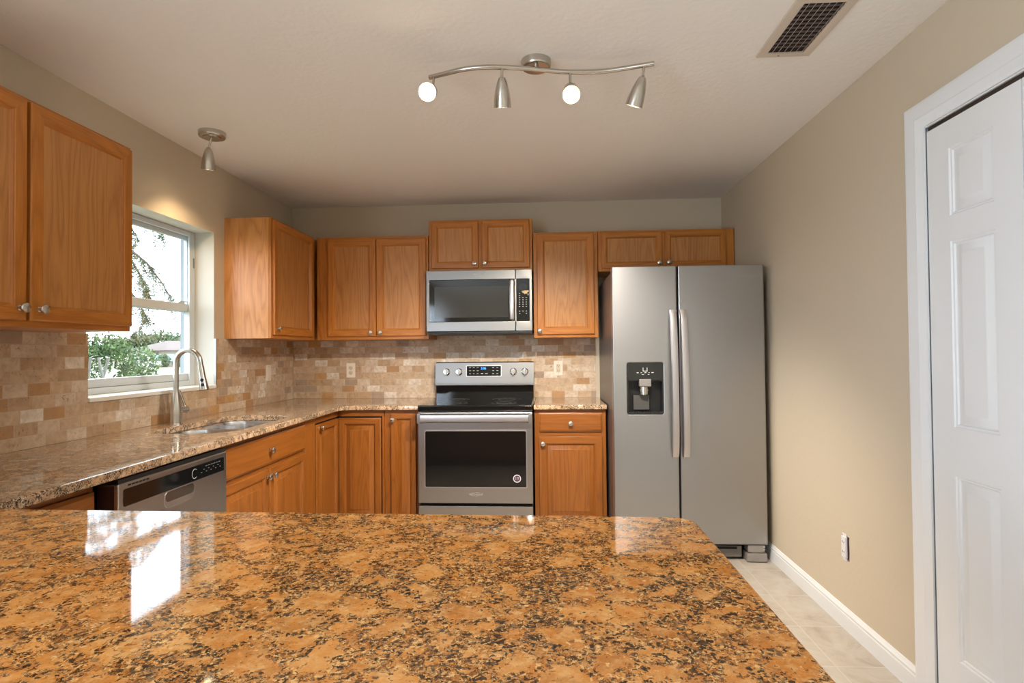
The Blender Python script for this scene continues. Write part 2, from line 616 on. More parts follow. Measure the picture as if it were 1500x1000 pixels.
# baseboard on the right wall
bm = B()
prof = [(0, 0), (0.015, 0), (0.015, 0.062), (0.011, 0.068), (0.012, 0.078), (0.007, 0.086), (0.004, 0.095), (0, 0.095)]
def run(ya, yb):
    rings(bm, [[(XR - p, ya, q) for p, q in prof], [(XR - p, yb, q) for p, q in prof]])
run(-0.002, DY1 + 0.089)
run(DY0 - 0.089, YB)
struct(obj('baseboard_right', bm, WHITE))

# pantry door casing
bm = B()
cw = 0.09
cp = [(0, 0.0), (0, 0.017), (0.012, 0.019), (0.02, 0.016), (0.05, 0.014), (0.056, 0.017), (0.07, 0.013), (0.078, 0.0085), (0.09, 0.007), (0.09, 0.0)]
loops = []
for off, pr in cp:
    e = cw - off
    loops.append([(XR - pr, DY1 + e, 0), (XR - pr, DY1 + e, DZ + e), (XR - pr, DY0 - e, DZ + e), (XR - pr, DY0 - e, 0)])
rings(bm, loops, cap0=False, cap1=False, closed=False)
# jamb lining
box(bm, XR, DY1 + 0.020, 0, XR + 0.12, DY1 + 0.024, DZ)
box(bm, XR, DY0, 0, XR + 0.12, DY0 + 0.004, DZ)
box(bm, XR, DY0, DZ - 0.004, XR + 0.12, DY1 + 0.020, DZ)
struct(obj('trim_1', bm, WHITE))

# bifold pantry door: each leaf moulded with three raised panels
dr = struct(thing('door_1', '', ''))
del dr['label'], dr['category']
DX = XR + 0.001
def leaf(ya, yb):
    bm = B()
    z0, z1 = 0.012, 2.040
    s = 0.105
    hz = [(0.232, 0.848), (1.008, 1.634), (1.718, 1.948)]
    ya_, yb_ = ya + s, yb - s
    # face with three openings, built as strips
    def strip(p, q, r, t):
        box(bm, DX, p, r, DX + 0.034, q, t)
    strip(ya, ya_, z0, z1); strip(yb_, yb, z0, z1)
    zc = z0
    for a, b in hz + [(z1, None)]:
        strip(ya_, yb_, zc, a)
        zc = b
    for a, b in hz:
        pr = [(0, 0), (0.004, 0.004), (0.010, 0.0045), (0.013, 0.009), (0.02, 0.0095), (0.042, 0.002), (0.05, 0.002)]
        rings(bm, [[(DX + d, ya_ + o, a + o), (DX + d, yb_ - o, a + o), (DX + d, yb_ - o, b - o), (DX + d, ya_ + o, b - o)] for o, d in pr], cap0=False)
    return bm
for ya, yb in ((-2.743, -2.343), (-3.147, -2.747)):
    obj('leaf', leaf(ya, yb), WHITE, dr)
bm = B()
box(bm, XR + 0.006, DY0 + 0.005, 2.044, XR + 0.04, DY1 - 0.005, DZ - 0.005)
obj('track', bm, plain('track_bronze', srgb(72, 62, 56), 0.4, 0.6), dr)
bm = B()
lathe(bm, [(0.008, 0), (0.008, 0.02), (0.018, 0.03), (0.016, 0.04), (0.004, 0.045)], (DX, -2.79, 1.0), (-1, 0, 0))
obj('knob', bm, NICKEL, dr)

# ------------------------------------------------------------------ kitchen window
wn = struct(thing('window_1', '', ''))
del wn['label'], wn['category']
WX = XI                      # inner face of the vinyl frame
fy0, fy1, fz0, fz1 = y0 - 0.024, y1 + 0.024, WIN[2] + 0.022, WIN[3] - 0.002
def wframe(bm, ya, yb, za, zb, xi, xo, wd, b=0.003, bot=None, top=None):
    bt, tp_ = bot or wd, top or wd
    box(bm, xo, ya, za, xi, ya + wd, zb, b); box(bm, xo, yb - wd, za, xi, yb, zb, b)
    box(bm, xo, ya + wd, za, xi, yb - wd, za + bt, b); box(bm, xo, ya + wd, zb - tp_, xi, yb - wd, zb, b)
bm = B()
wframe(bm, y0 + 0.001, y1 - 0.001, fz0, fz1, WX + 0.006, WX - 0.006, 0.052, bot=0.03, top=0.028)
wframe(bm, fy0, fy1, fz0, fz1, WX - 0.0065, WX - 0.066, 0.010, bot=0.03, top=0.02)
obj('frame', bm, WINM, wn)
ZM = 1.555
bm = B()
wframe(bm, fy0 + 0.011, fy1 - 0.011, ZM - 0.025, fz1 - 0.021, WX - 0.038, WX - 0.060, 0.024)
us = obj('sash', bm, WINM, wn)
bm = B()
box(bm, WX - 0.051, fy0 + 0.032, ZM - 0.003, WX - 0.047, fy1 - 0.032, fz1 - 0.042)
obj('pane', bm, PANE, us)
bm = B()
wframe(bm, fy0 + 0.011, fy1 - 0.011, fz0 + 0.031, ZM + 0.024, WX - 0.008, WX - 0.036, 0.058, bot=0.042, top=0.045)
ls = obj('sash', bm, WINM, wn)
bm = B()
box(bm, WX - 0.024, fy0 + 0.066, fz0 + 0.070, WX - 0.020, fy1 - 0.066, ZM - 0.018)
obj('pane', bm, PANE, ls)
for y in (fy1 - 0.13, fy0 + 0.13):
    bm = B()
    box(bm, WX - 0.03, y - 0.03, ZM + 0.024, WX - 0.008, y + 0.03, ZM + 0.032, 0.002)
    tube(bm, [(WX - 0.018, y - 0.005, ZM + 0.035), (WX - 0.012, y + 0.03, ZM + 0.037), (WX - 0.006, y + 0.045, ZM + 0.036)], 0.004)
    obj('latch', bm, WINM, ls)
bm = B()
box(bm, WX + 0.006, y1 - 0.022, 1.80, WX + 0.0085, y1 - 0.010, 1.86, 0.001)
obj('tilt_catch', bm, GREYP, wn)
bm = B()
box(bm, XI, y0, WIN[2], XL + 0.018, y1, WIN[2] + 0.021, 0.004)
struct(obj('trim_2', bm, SILLM))

# ------------------------------------------------------------------ backsplash
ZT = 1.371
bm = B()
TX = XL + 0.009
box(bm, XL + 0.0005, -4.05, 0.9145, TX, y0, ZT)
box(bm, XL + 0.0005, y0, 0.9145, TX, y1 + 0.02, WIN[2] - 0.001)
box(bm, XL + 0.0005, y1 + 0.022, 0.9145, TX, -0.0105, ZT)
tag(obj('tile_backsplash', bm, TILE_Y), 'tumbled travertine brick-tile backsplash on the window wall behind the sink', 'backsplash')
bm = B()
box(bm, TX + 0.0005, -0.009, 0.9145, 1.236, -0.0005, ZT)
box(bm, 0.0, -0.009, ZT + 0.0005, 0.76, -0.0005, 1.40)
tag(obj('tile_backsplash', bm, TILE_X), 'tumbled travertine brick-tile backsplash behind the range and its outlets', 'backsplash')
bm = B()
box(bm, XL + 0.0002, y1 + 0.0005, WIN[2] + 0.0215, TX + 0.003, y1 + 0.0045, ZT - 0.001)
struct(obj('trim_3', bm, steel('edge_trim', (0.5, 0.5, 0.48, 1), 0.35)))


# ------------------------------------------------------------------ cabinets
def rect_rings(bm, w, h, prof, y, cap=True, x=0, z=0):
    vl = []
    for off, d in prof:
        vl.append([bm.verts.new(p) for p in ((x + off, y - d, z + off), (x + w - off, y - d, z + off), (x + w - off, y - d, z + h - off), (x + off, y - d, z + h - off))])
    for a, b in zip(vl[:-1], vl[1:]):
        for i in range(4):
            j = (i + 1) % 4
            f = bm.faces.new((a[i], a[j], b[j], b[i]))
            f.material_index = 1 if i in (0, 2) else 0
    if cap:
        bm.faces.new(vl[-1])
    return vl


def knob(parent, x, y, z):
    bm = B()
    lathe(bm, [(0.009, 0), (0.009, 0.002), (0.0055, 0.004), (0.005, 0.013), (0.009, 0.017), (0.0155, 0.020), (0.0165, 0.023), (0.015, 0.0265), (0.008, 0.029), (0.001, 0.0295)], (x, y, z), (0, -1, 0), 22)
    return obj('knob', bm, NICKEL, parent)


def door(parent, x0, z0, x1, z1, y, kx=None, kz=None, raised=False, base=False, stile=0.056):
    """Mitred frame-and-panel door; outer plane at y-0.02."""
    w, h = x1 - x0, z1 - z0
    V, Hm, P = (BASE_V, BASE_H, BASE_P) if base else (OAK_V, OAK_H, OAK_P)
    bm = B()
    s = stile
    prof = [(0, 0.0005), (0, 0.015), (0.0025, 0.0185), (0.006, 0.020), (s - 0.013, 0.020), (s - 0.011, 0.0172), (s - 0.008, 0.0168), (s - 0.001, 0.010), (s, 0.006)]
    rect_rings(bm, w, h, prof, 0, cap=False)
    d = obj('door', bm, [V, Hm], parent, (x0, y, z0))
    bm = B()
    q = s - 0.001
    if raised:
        pp = [(q, 0.006), (q + 0.004, 0.0065), (q + 0.007, 0.0075), (q + 0.030, 0.0165), (q + 0.032, 0.019)]
    else:
        pp = [(q, 0.0055), (q, 0.009)]
    rect_rings(bm, w, h, pp, 0, True)
    obj('panel', bm, [P, P], d)
    if kx is not None:
        knob(d, kx - x0, -0.020, kz - z0)
    return d


def drawer(parent, x0, z0, x1, z1, y, kx=None, kz=None):
    bm = B()
    rect_rings(bm, x1 - x0, z1 - z0, [(0, 0.0005), (0, 0.013), (0.004, 0.0145), (0.008, 0.017), (0.011, 0.020)], 0)
    d = obj('drawer', bm, [BASE_H, BASE_H], parent, (x0, y, z0))
    if kx is not None:
        knob(d, kx - x0, -0.020, kz - z0)
    return d


def cabinet(label, loc, rz, w, h, dep, frame, name='wall_cabinet', group=None, base=False, open_top=False, toe=0.0):
    """Local frame: x along the wall, -y into the room, z up from the cabinet's underside. frame: boxes (x0,z0,x1,z1,'v'|'h')."""
    c = thing(name, label, 'cabinet', loc, rz, group)
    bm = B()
    S = BASE_V if base else OAK_S
    fd = dep - 0.019
    if open_top:
        box(bm, 0, -fd, toe, 0.018, 0, h); box(bm, w - 0.018, -fd, toe, w, 0, h)
        box(bm, 0.018, -fd, toe, w - 0.018, 0, toe + 0.018); box(bm, 0.018, -0.012, toe + 0.018, w - 0.018, 0, h)
    else:
        box(bm, 0, -fd, toe, w, 0, h)
    if toe:
        box(bm, 0, -dep + 0.075, 0, w, -0.02, toe)
    obj('carcass', bm, S, c)
    bm = B()
    for x0, z0, x1, z1, k in frame:
        box(bm, x0, -dep, z0, x1, -fd - 0.0003, z1, 0.0012, 0 if k == 'v' else 1, 1)
    obj('face_frame', bm, [BASE_V, BASE_H] if base else [OAK_V, OAK_H], c)
    return c


UP, BASES = 'oak wall cabinets', 'oak base cabinets'
DF = 0.305
# near cabinet left of the window
L = 0.92
c = cabinet('oak two-door wall cabinet left of the window, nearest the camera', (XL, -3.10, 1.372), PI / 2, L, 0.762, DF,
            [(0, 0, 0.04, 0.762, 'v'), (L - 0.04, 0, L, 0.762, 'v'), (0.04, 0, L - 0.04, 0.036, 'h'), (0.04, 0.726, L - 0.04, 0.762, 'h'), (0.44, 0.036, 0.48, 0.726, 'v')], group=UP)
door(c, 0.018, 0.020, 0.432, 0.748, -DF, 0.404, 0.060)
door(c, 0.446, 0.020, L - 0.012, 0.748, -DF, 0.476, 0.060)
# left wall corner cabinet (between the window and the back wall)
L = 0.965
c = cabinet('oak wall cabinet on the window wall with broad plain side facing the sink', (XL, -0.968, 1.372), PI / 2, L, 0.762, DF,
            [(0, 0, 0.03, 0.762, 'v'), (0.60, 0, 0.662, 0.762, 'v'), (0.03, 0, 0.60, 0.036, 'h'), (0.03, 0.726, 0.60, 0.762, 'h')], group=UP)
door(c, 0.014, 0.022, 0.612, 0.748, -DF, 0.042, 0.062)
# pair of doors left of the microwave
L = 0.8385
X0 = -0.8445
c = cabinet('oak two-door wall cabinet left of the microwave, twin knobs at its centre', (X0, 0, 1.372), 0, L, 0.762, DF,
            [(0, 0, 0.10, 0.762, 'v'), (L - 0.035, 0, L, 0.762, 'v'), (0.10, 0, L - 0.035, 0.036, 'h'), (0.10, 0.726, L - 0.035, 0.762, 'h')], group=UP)
door(c, -0.758 - X0, 0.024, -0.3965 - X0, 0.742, -DF, -0.430 - X0, 0.050)
door(c, -0.3915 - X0, 0.024, -0.022 - X0, 0.742, -DF, -0.358 - X0, 0.050)
# over the microwave
X0, L, HH = 0.0, 0.76, 0.382
c = cabinet('short oak two-door wall cabinet above the microwave, raised above its neighbours', (X0, 0, 1.860), 0, L, HH, DF,
            [(0, 0, 0.04, HH, 'v'), (L - 0.04, 0, L, HH, 'v'), (0.04, 0, L - 0.04, 0.04, 'h'), (0.04, HH - 0.03, L - 0.04, HH, 'h'), (0.35, 0.04, 0.41, HH - 0.03, 'v')], group=UP)
door(c, 0.022, 0.026, 0.366, HH - 0.012, -DF, 0.338, 0.056, stile=0.05)
door(c, 0.392, 0.026, 0.740, HH - 0.012, -DF, 0.414, 0.058, stile=0.05)
# right of the microwave
X0, L = 0.768, 0.464
c = cabinet('tall single-door oak wall cabinet between microwave and refrigerator', (X0, 0, 1.372), 0, L, 0.765, DF,
            [(0, 0, 0.04, 0.765, 'v'), (L - 0.04, 0, L, 0.765, 'v'), (0.04, 0, L - 0.04, 0.036, 'h'), (0.04, 0.73, L - 0.04, 0.765, 'h')], group=UP)
door(c, 0.793 - X0, 0.023, 1.204 - X0, 0.752, -DF, 0.808 - X0, 0.048)
# over the refrigerator
X0, L, HH = 1.236, 0.965, 0.294
c = cabinet('wide low oak two-door wall cabinet above the refrigerator', (X0, 0, 1.846), 0, L, HH, DF,
            [(0, 0, 0.03, HH, 'v'), (L - 0.07, 0, L, HH, 'v'), (0.03, 0, L - 0.07, 0.03, 'h'), (0.03, HH - 0.03, L - 0.07, HH, 'h'), (0.44, 0.03, 0.50, HH - 0.03, 'v')], group=UP)
door(c, 0.022, 0.022, 1.690 - X0, HH - 0.014, -DF, 1.668 - X0, 0.052, stile=0.045)
door(c, 1.712 - X0, 0.022, 2.142 - X0, HH - 0.014, -DF, 1.736 - X0, 0.054, stile=0.045)

# base cabinets; door fronts 0.61 m from the wall
DB, HB, TOE = 0.59, 0.883, 0.10
YS, LS = -2.058, 0.916
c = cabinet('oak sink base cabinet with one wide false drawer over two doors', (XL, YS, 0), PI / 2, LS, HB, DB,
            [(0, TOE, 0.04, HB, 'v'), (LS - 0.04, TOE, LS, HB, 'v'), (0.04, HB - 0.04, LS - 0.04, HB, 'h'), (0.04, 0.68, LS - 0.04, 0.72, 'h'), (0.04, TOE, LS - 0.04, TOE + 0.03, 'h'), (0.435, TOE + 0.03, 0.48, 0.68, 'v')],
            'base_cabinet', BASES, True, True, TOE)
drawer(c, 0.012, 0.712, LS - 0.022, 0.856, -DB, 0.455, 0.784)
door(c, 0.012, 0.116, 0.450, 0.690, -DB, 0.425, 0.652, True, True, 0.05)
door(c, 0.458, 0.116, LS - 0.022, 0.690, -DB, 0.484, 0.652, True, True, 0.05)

# corner cabinet with folding L-shaped door
c = thing('base_cabinet', 'oak corner base cabinet with inset folding door in the inner corner', 'cabinet', (0, 0, 0), 0, BASES)
xf, yf = XL + DB, -DB            # face planes of the two runs
bm = B()
poly = [(XL, -1.139), (xf - 0.019, -1.139), (xf - 0.019, yf + 0.019), (-0.258, yf + 0.019), (-0.258, -0.001), (XL, -0.001)]
slab(bm, poly, (), TOE, HB, 0)
tp = [(XL + 0.01, -1.139), (xf - 0.08, -1.139), (xf - 0.08, yf + 0.08), (-0.258, yf + 0.08), (-0.258, -0.02), (XL + 0.01, -0.02)]
slab(bm, tp, (), 0, TOE, 0)
obj('carcass', bm, BASE_V, c)
bm = B()
yl = -0.985
box(bm, xf - 0.0187, -1.139, TOE, xf, yl, HB, 0.001, 0, 1)
box(bm, xf - 0.0187, yl, HB - 0.045, xf, yf + 0.018, HB, 0.001, 1, 1)
box(bm, xf, yf, HB - 0.045, -0.262, yf + 0.0187, HB, 0.001, 1, 1)
box(bm, -0.275, yf, TOE, -0.2585, yf + 0.0187, HB - 0.045, 0.001, 0, 1)
obj('face_frame', bm, [BASE_V, BASE_H], c)
gap = B()
box(gap, xf - 0.0188, yl + 0.002, TOE + 0.01, xf - 0.012, yf + 0.012, HB - 0.047)
box(gap, xf - 0.012, yf + 0.012, TOE + 0.01, -0.277, yf + 0.0188, HB - 0.047)
obj('recess', gap, DARK, c)
# leaves
d2 = door(c, xf + 0.004, TOE + 0.02, -0.283, HB - 0.056, yf + 0.012, None, None, True, True, 0.05)
wl = (yf - 0.012) - (yl + 0.008)
bm = B()
s = 0.05
rect_rings(bm, wl, HB - 0.056 - TOE - 0.02, [(0, 0.0005), (0, 0.015), (0.0025, 0.0185), (0.006, 0.020), (s - 0.013, 0.020), (s - 0.011, 0.0172), (s - 0.008, 0.0168), (s - 0.001, 0.010), (s, 0.006)], 0, cap=False)
lf = obj('door', bm, [BASE_V, BASE_H], c, (xf - 0.012, yl + 0.008, TOE + 0.02), PI / 2)
bm = B()
q = s - 0.001
rect_rings(bm, wl, HB - 0.056 - TOE - 0.02, [(q, 0.006), (q + 0.004, 0.0065), (q + 0.007, 0.0075), (q + 0.030, 0.0165), (q + 0.032, 0.019)], 0)
obj('panel', bm, [BASE_P, BASE_P], lf)
knob(lf, 0.055, -0.020, 0.685)

# narrow cabinet left of the range
X0, L = -0.257, 0.246
c = cabinet('narrow one-door oak base cabinet tight against the left of the range', (X0, 0, 0), 0, L, HB, DB,
            [(0, TOE, 0.05, HB, 'v'), (L - 0.035, TOE, L, HB, 'v'), (0.05, HB - 0.035, L - 0.035, HB, 'h'), (0.05, TOE, L - 0.035, TOE + 0.03, 'h')], 'base_cabinet', BASES, True, toe=TOE)
door(c, -0.211 - X0, 0.116, -0.036 - X0, 0.857, -DB, -0.192 - X0, 0.818, True, True, 0.044)
# drawer cabinet right of the range
X0, L = 0.770, 0.478
c = cabinet('oak base cabinet with one drawer over a door, beside the refrigerator', (X0, 0, 0), 0, L, HB, DB,
            [(0, TOE, 0.04, HB, 'v'), (L - 0.035, TOE, L, HB, 'v'), (0.04, HB - 0.03, L - 0.035, HB, 'h'), (0.04, 0.69, L - 0.035, 0.735, 'h'), (0.04, TOE, L - 0.035, TOE + 0.03, 'h')], 'base_cabinet', BASES, True, toe=TOE)
drawer(c, 0.800 - X0, 0.735, 1.222 - X0, 0.860, -DB, 1.012 - X0, 0.790)
door(c, 0.800 - X0, 0.116, 1.222 - X0, 0.702, -DB, 0.826 - X0, 0.655, True, True, 0.058)
# end cabinet left of the dishwasher
YE, LE = -3.16, 0.446
c = cabinet('oak base cabinet at the left of the dishwasher, mostly hidden by the peninsula', (XL, YE, 0), PI / 2, LE, HB, DB,
            [(0, TOE, 0.04, HB, 'v'), (LE - 0.022, TOE, LE, HB, 'v'), (0.04, HB - 0.035, LE - 0.022, HB, 'h'), (0.04, 0.68, LE - 0.022, 0.72, 'h'), (0.04, TOE, LE - 0.022, TOE + 0.03, 'h')], 'base_cabinet', BASES, True, toe=TOE)
drawer(c, 0.02, 0.712, LE - 0.01, 0.848, -DB)
door(c, 0.02, 0.116, LE - 0.01, 0.690, -DB, 0.05, 0.65, True, True, 0.05)
# cabinets carrying the peninsula
c = thing('base_cabinet', 'oak cabinet run under the golden granite peninsula', 'cabinet', (0, 0, 0), 0, BASES)
bm = B()
box(bm, XL + 0.002, -3.86, TOE, 1.09, -3.24, HB)
box(bm, XL + 0.02, -3.83, 0, 1.06, -3.30, TOE)
obj('carcass', bm, BASE_V, c)

# ------------------------------------------------------------------ countertops
ZC0, ZC1 = 0.884, 0.914
SINK = rrect(-1.015, -1.925, -0.615, -1.188, 0.13, 8)
def arc(cx, cy, r, a0, a1, n=6):
    return [(cx + r * math.cos(math.radians(a0 + (a1 - a0) * i / n)), cy + r * math.sin(math.radians(a0 + (a1 - a0) * i / n))) for i in range(n + 1)]
outer = [(XL + 0.001, -4.06), (-0.500, -4.06), (-0.500, -3.0), (-0.548, -0.72)] + arc(-0.468, -0.702, 0.08, 180, 90, 5) + [(-0.008, -0.622), (-0.008, -0.001), (XL + 0.001, -0.001)]
bm = B()
slab(bm, outer, [SINK], ZC0, ZC1, 0.007)
tag(obj('granite_countertop', bm, GRAN_L), 'L-shaped polished beige granite countertop holding the sink and faucet', 'countertop')
bm = B()
slab(bm, [(0.767, -0.622)] + arc(1.245, -0.612, 0.010, -90, 0, 3) + [(1.255, -0.001), (0.767, -0.001)], (), ZC0, ZC1, 0.007)
tag(obj('granite_countertop', bm, GRAN_L), 'small granite countertop piece between range and refrigerator', 'countertop')
bm = B()
PEN = [(-0.499, -4.06), (1.162, -4.06), (1.162, -3.215)] + arc(1.117, -3.215, 0.045, 0, 90, 5) + [(-0.499, -3.146)]
PEN[-2] = (1.117, -3.170)
slab(bm, PEN, (), ZC0, ZC1, 0.006)
tag(obj('granite_countertop', bm, GRAN_I), 'large golden-brown granite peninsula top in the foreground', 'countertop')

# ------------------------------------------------------------------ sink and faucet
sk = thing('double_sink', 'stainless undermount double-bowl sink under the window', 'sink', (-0.815, -1.5565, ZC0))
def bowl(bm, x0, ya, x1, yb, r, zt, zb):
    lp = []
    for ins, z in ((0.0, 0), (0.004, -0.02), (0.012, zb + 0.05), (0.03, zb + 0.012), (0.065, zb)):
        rr = max(r - ins * 0.5, 0.02) if ins != 0.02 or z != 0 else r
        sgn = -1 if (ins == 0.02 and z == 0) else 1
        i = ins * sgn
        lp.append([(x, y, z + zt) for x, y in rrect(x0 + i, ya + i, x1 - i, yb - i, rr + (0.01 if sgn < 0 else 0), 8)])
    rings(bm, lp, cap0=False)
bm = B()
bowl(bm, -0.193, -0.362, 0.193, -0.012, 0.12, -0.0015, -0.20)
obj('bowl', bm, SINKM, sk)
bm = B()
bowl(bm, -0.193, 0.012, 0.193, 0.362, 0.12, -0.0015, -0.20)
obj('bowl', bm, SINKM, sk)
bm = B()
slab(bm, rrect(-0.214, -0.383, 0.214, 0.383, 0.12, 6), [rrect(-0.194, -0.363, 0.194, -0.011, 0.12, 8), rrect(-0.194, 0.011, 0.194, 0.363, 0.12, 8)], -0.005, -0.0008, 0.0004)
obj('rim', bm, SINKM, sk)
for y in (-0.187, 0.187):
    bm = B()
    lathe(bm, [(0.043, 0), (0.043, 0.003), (0.034, 0.004), (0.03, 0.001), (0.002, 0.001)], (0, y, -0.2012))
    obj('drain', bm, CHROME, sk)

fc = thing('kitchen_faucet', 'brushed nickel gooseneck pull-down faucet standing behind the sink', 'faucet', (-1.068, -1.59, ZC1))
bm = B()
lathe(bm, [(0.031, 0), (0.031, 0.004), (0.029, 0.008), (0.0295, 0.05), (0.0285, 0.085), (0.022, 0.125), (0.0155, 0.16), (0.0145, 0.175)], (0, 0, 0), n=32)
obj('body', bm, NICKEL, fc)
R0 = 0.0645
pts = [(0, 0, 0.165), (0, 0, 0.22), (0, 0, 0.29)] + [(R0 - R0 * math.cos(t), 0, 0.318 + R0 * math.sin(t)) for t in [PI * k / 14 for k in range(0, 14)]]
e = Vector(pts[-1])
dr_ = Vector((0.16, 0, -1)).normalized()
pts += [tuple(e + dr_ * 0.02), tuple(e + dr_ * 0.045)]
bm = B()
tube(bm, pts, 0.0135, 18)
obj('neck', bm, NICKEL, fc)
e2 = Vector(pts[-1])
bm = B()
lathe(bm, [(0.0148, -0.012), (0.0152, 0.0), (0.0155, 0.035), (0.019, 0.075), (0.0225, 0.105), (0.0225, 0.112), (0.019, 0.114), (0.003, 0.113)], e2, dr_, 26)
sh = obj('spray_head', bm, NICKEL, fc)
bm = B()
for k in (0.06, 0.085):
    lathe(bm, [(0.0085, -0.004), (0.0085, 0.0035), (0.006, 0.005)], e2 + dr_ * k + Vector((0.006, -0.016, 0)), (0.25, -0.97, 0), 14)
obj('button', bm, BLACK, sh)
bm = B()
hdir = Vector((0.35, 0.94, 0)).normalized()
lathe(bm, [(0.0175, 0.015), (0.0175, 0.05), (0.0185, 0.052), (0.0185, 0.06), (0.014, 0.066), (0.002, 0.068)], (0, 0, 0.072), hdir, 22)
p = hdir * 0.054 + Vector((0, 0, 0.082))
q_ = p + Vector((-0.03, -0.010, 0.088))
tube(bm, [p, p.lerp(q_, 0.3), p.lerp(q_, 0.75), q_, q_ + Vector((-0.001, 0, 0.004))], [0.0065, 0.0055, 0.0075, 0.008, 0.004], 14)
obj('lever', bm, NICKEL, fc)

# ------------------------------------------------------------------ dishwasher
dw = thing('dishwasher', 'stainless built-in dishwasher with black control strip under the granite', 'dishwasher', (XL, -2.698, 0), PI / 2)
WD, FX = 0.632, 0.655          # width and distance of the front from the wall
bm = B()
box(bm, 0.004, -0.575, 0.10, WD - 0.004, -0.02, 0.872)
box(bm, 0.02, -0.55, 0.0, WD - 0.02, -0.06, 0.10)
obj('tub', bm, BLACK, dw)
bm = B()
box(bm, 0.012, -FX + 0.004, 0.846, WD - 0.012, -0.576, 0.876, 0.002)
obj('top_seal', bm, BLACK, dw)  # black filler painting the shaded gap under the granite
bm = B()
box(bm, 0.006, -FX, 0.11, WD - 0.006, -0.585, 0.862, 0.006, 0, 3)
dd = obj('door', bm, [STEEL_Y], dw)
bm = B()
box(bm, 0.0055, -FX + 0.012, 0.115, 0.0062, -0.586, 0.858)
obj('edge', bm, plain('door_edge', srgb(60, 34, 32), 0.4), dd)
bm = B()
slab(bm, rrect(0.03, 0.785, WD - 0.03, 0.842, 0.006, 4), (), 0, 0.002, 0.0006, tf=front(-FX))
cs = obj('control_strip', bm, BLACKG, dd)
bm = B()
for k in range(9):
    box(bm, 0.44 + k * 0.016, -FX - 0.0026, 0.807 + 0.010 * (k % 2), 0.448 + k * 0.016, -FX - 0.002, 0.809 + 0.010 * (k % 2))
for k in range(6):
    box(bm, 0.47 + k * 0.018, -FX - 0.0026, 0.828, 0.482 + k * 0.018, -FX - 0.002, 0.830)
obj('markings', bm, GREYP, cs)
bm = B()
tube(bm, [(0.40 + 0.016 * math.cos(t), -FX - 0.0022, 0.813 + 0.018 * math.sin(t)) for t in [0.9 + 4.5 * k / 16 for k in range(17)]], 0.0012, 6)
obj('dial_mark', bm, MARK, cs)
bm = B()
for k in range(6):
    box(bm, 0.05 + k * 0.017, -FX - 0.0012, 0.849, 0.063 + k * 0.017, -FX + 0.001, 0.854)
obj('vent_slot', bm, DARK, dd)
bm = B()
slab(bm, rrect(0.225, 0.722, 0.405, 0.783, 0.028, 8), (), -0.012, 0.0014, 0.001, tf=front(-FX))
obj('pocket_rim', bm, BRIGHT, dd)
bm = B()
pk = [(0.0, 0.0016), (0.006, 0.0022), (0.012, 0.0019)]
slab(bm, rrect(0.232, 0.744, 0.398, 0.781, 0.018, 8), (), 0.0, 0.0022, 0.0006, tf=front(-FX))
obj('pocket', bm, plain('pocket_steel', (0.30, 0.27, 0.24, 1), 0.18, 1.0), dd)

# ------------------------------------------------------------------ range
rg = thing('electric_range', 'freestanding stainless electric range with black glass cooktop', 'range', (0, 0, 0))
W = 0.757
bm = B()
box(bm, 0.001, -0.655, 0.03, W - 0.001, -0.03, 0.895)
for x in (0.03, W - 0.06):
    for y in (-0.6, -0.1):
        box(bm, x, y, 0, x + 0.03, y + 0.03, 0.03)
obj('body', bm, SIDEG, rg)
bm = B()
box(bm, -0.003, -0.705, 0.882, W + 0.003, -0.08, 0.922, 0.008, 0, 3)
ck = obj('cooktop', bm, BLACKG, rg)
for (x, y, r) in ((0.2, -0.53, 0.105), (0.56, -0.53, 0.085), (0.2, -0.24, 0.08), (0.56, -0.24, 0.105)):
    for rr in (r, r * 0.6):
        bm = B()
        lathe(bm, [(rr - 0.0012, 0), (rr - 0.0012, 0.0003), (rr, 0.0003), (rr, 0)], (x, y, 0.9221), n=40, cap0=False, cap1=False)
        obj('burner_ring', bm, GREYP, ck)
bm = B()
box(bm, 0.002, -0.082, 0.9, W - 0.002, -0.012, 1.02, 0.003)
obj('backguard', bm, BLACKG, rg)
bm = B()
vs = [(-0.092, 1.012), (-0.098, 1.024), (-0.085, 1.190), (-0.078, 1.196), (-0.012, 1.196), (-0.012, 1.012)]
rings(bm, [[(-0.001, y, z) for y, z in vs], [(W + 0.001, y, z) for y, z in vs]])
cp_ = obj('control_panel', bm, STEEL_D, rg)
bm = B()
box(bm, 0.0, -0.1005, 1.030, W, -0.0965, 1.033)
obj('panel_seam', bm, GREYP, cp_)
nrm = Vector((0, -0.166, 0.013)).normalized()
pn = Vector((0, -0.9969, 0.0781))
def onpanel(x, z, d):
    y = -0.098 + (z - 1.024) * 0.0783
    return Vector((x, y, z)) + Vector((0, -0.997, 0.078)) * 0 + Vector((0, -d, 0))
for x in (0.087, 0.183, 0.601, 0.690):
    bm = B()
    o = onpanel(x, 1.120, 0)
    lathe(bm, [(0.027, 0), (0.027, 0.004), (0.0235, 0.006), (0.0225, 0.024), (0.020, 0.027), (0.002, 0.0275)], o, pn, 26)
    kk = obj('knob', bm, CHROME, rg)
    bm = B()
    box(bm, o.x - 0.007, o.y - 0.036, o.z - 0.024, o.x + 0.007, o.y - 0.02, o.z + 0.024, 0.004)
    obj('grip', bm, BRIGHT, kk)
bm = B()
def ptf(u, v, q):
    p = onpanel(u, v, q)
    return (p.x, p.y, p.z)
slab(bm, rrect(0.243, 1.088, 0.506, 1.164, 0.004, 3), (), 0, 0.003, 0.001, tf=ptf)
ds = obj('display', bm, BLACKG, rg)
bm = B()
slab(bm, rrect(0.237, 1.083, 0.512, 1.169, 0.005, 3), [rrect(0.2432, 1.0882, 0.5058, 1.1638, 0.004, 3)], 0, 0.0022, 0.0006, tf=ptf)
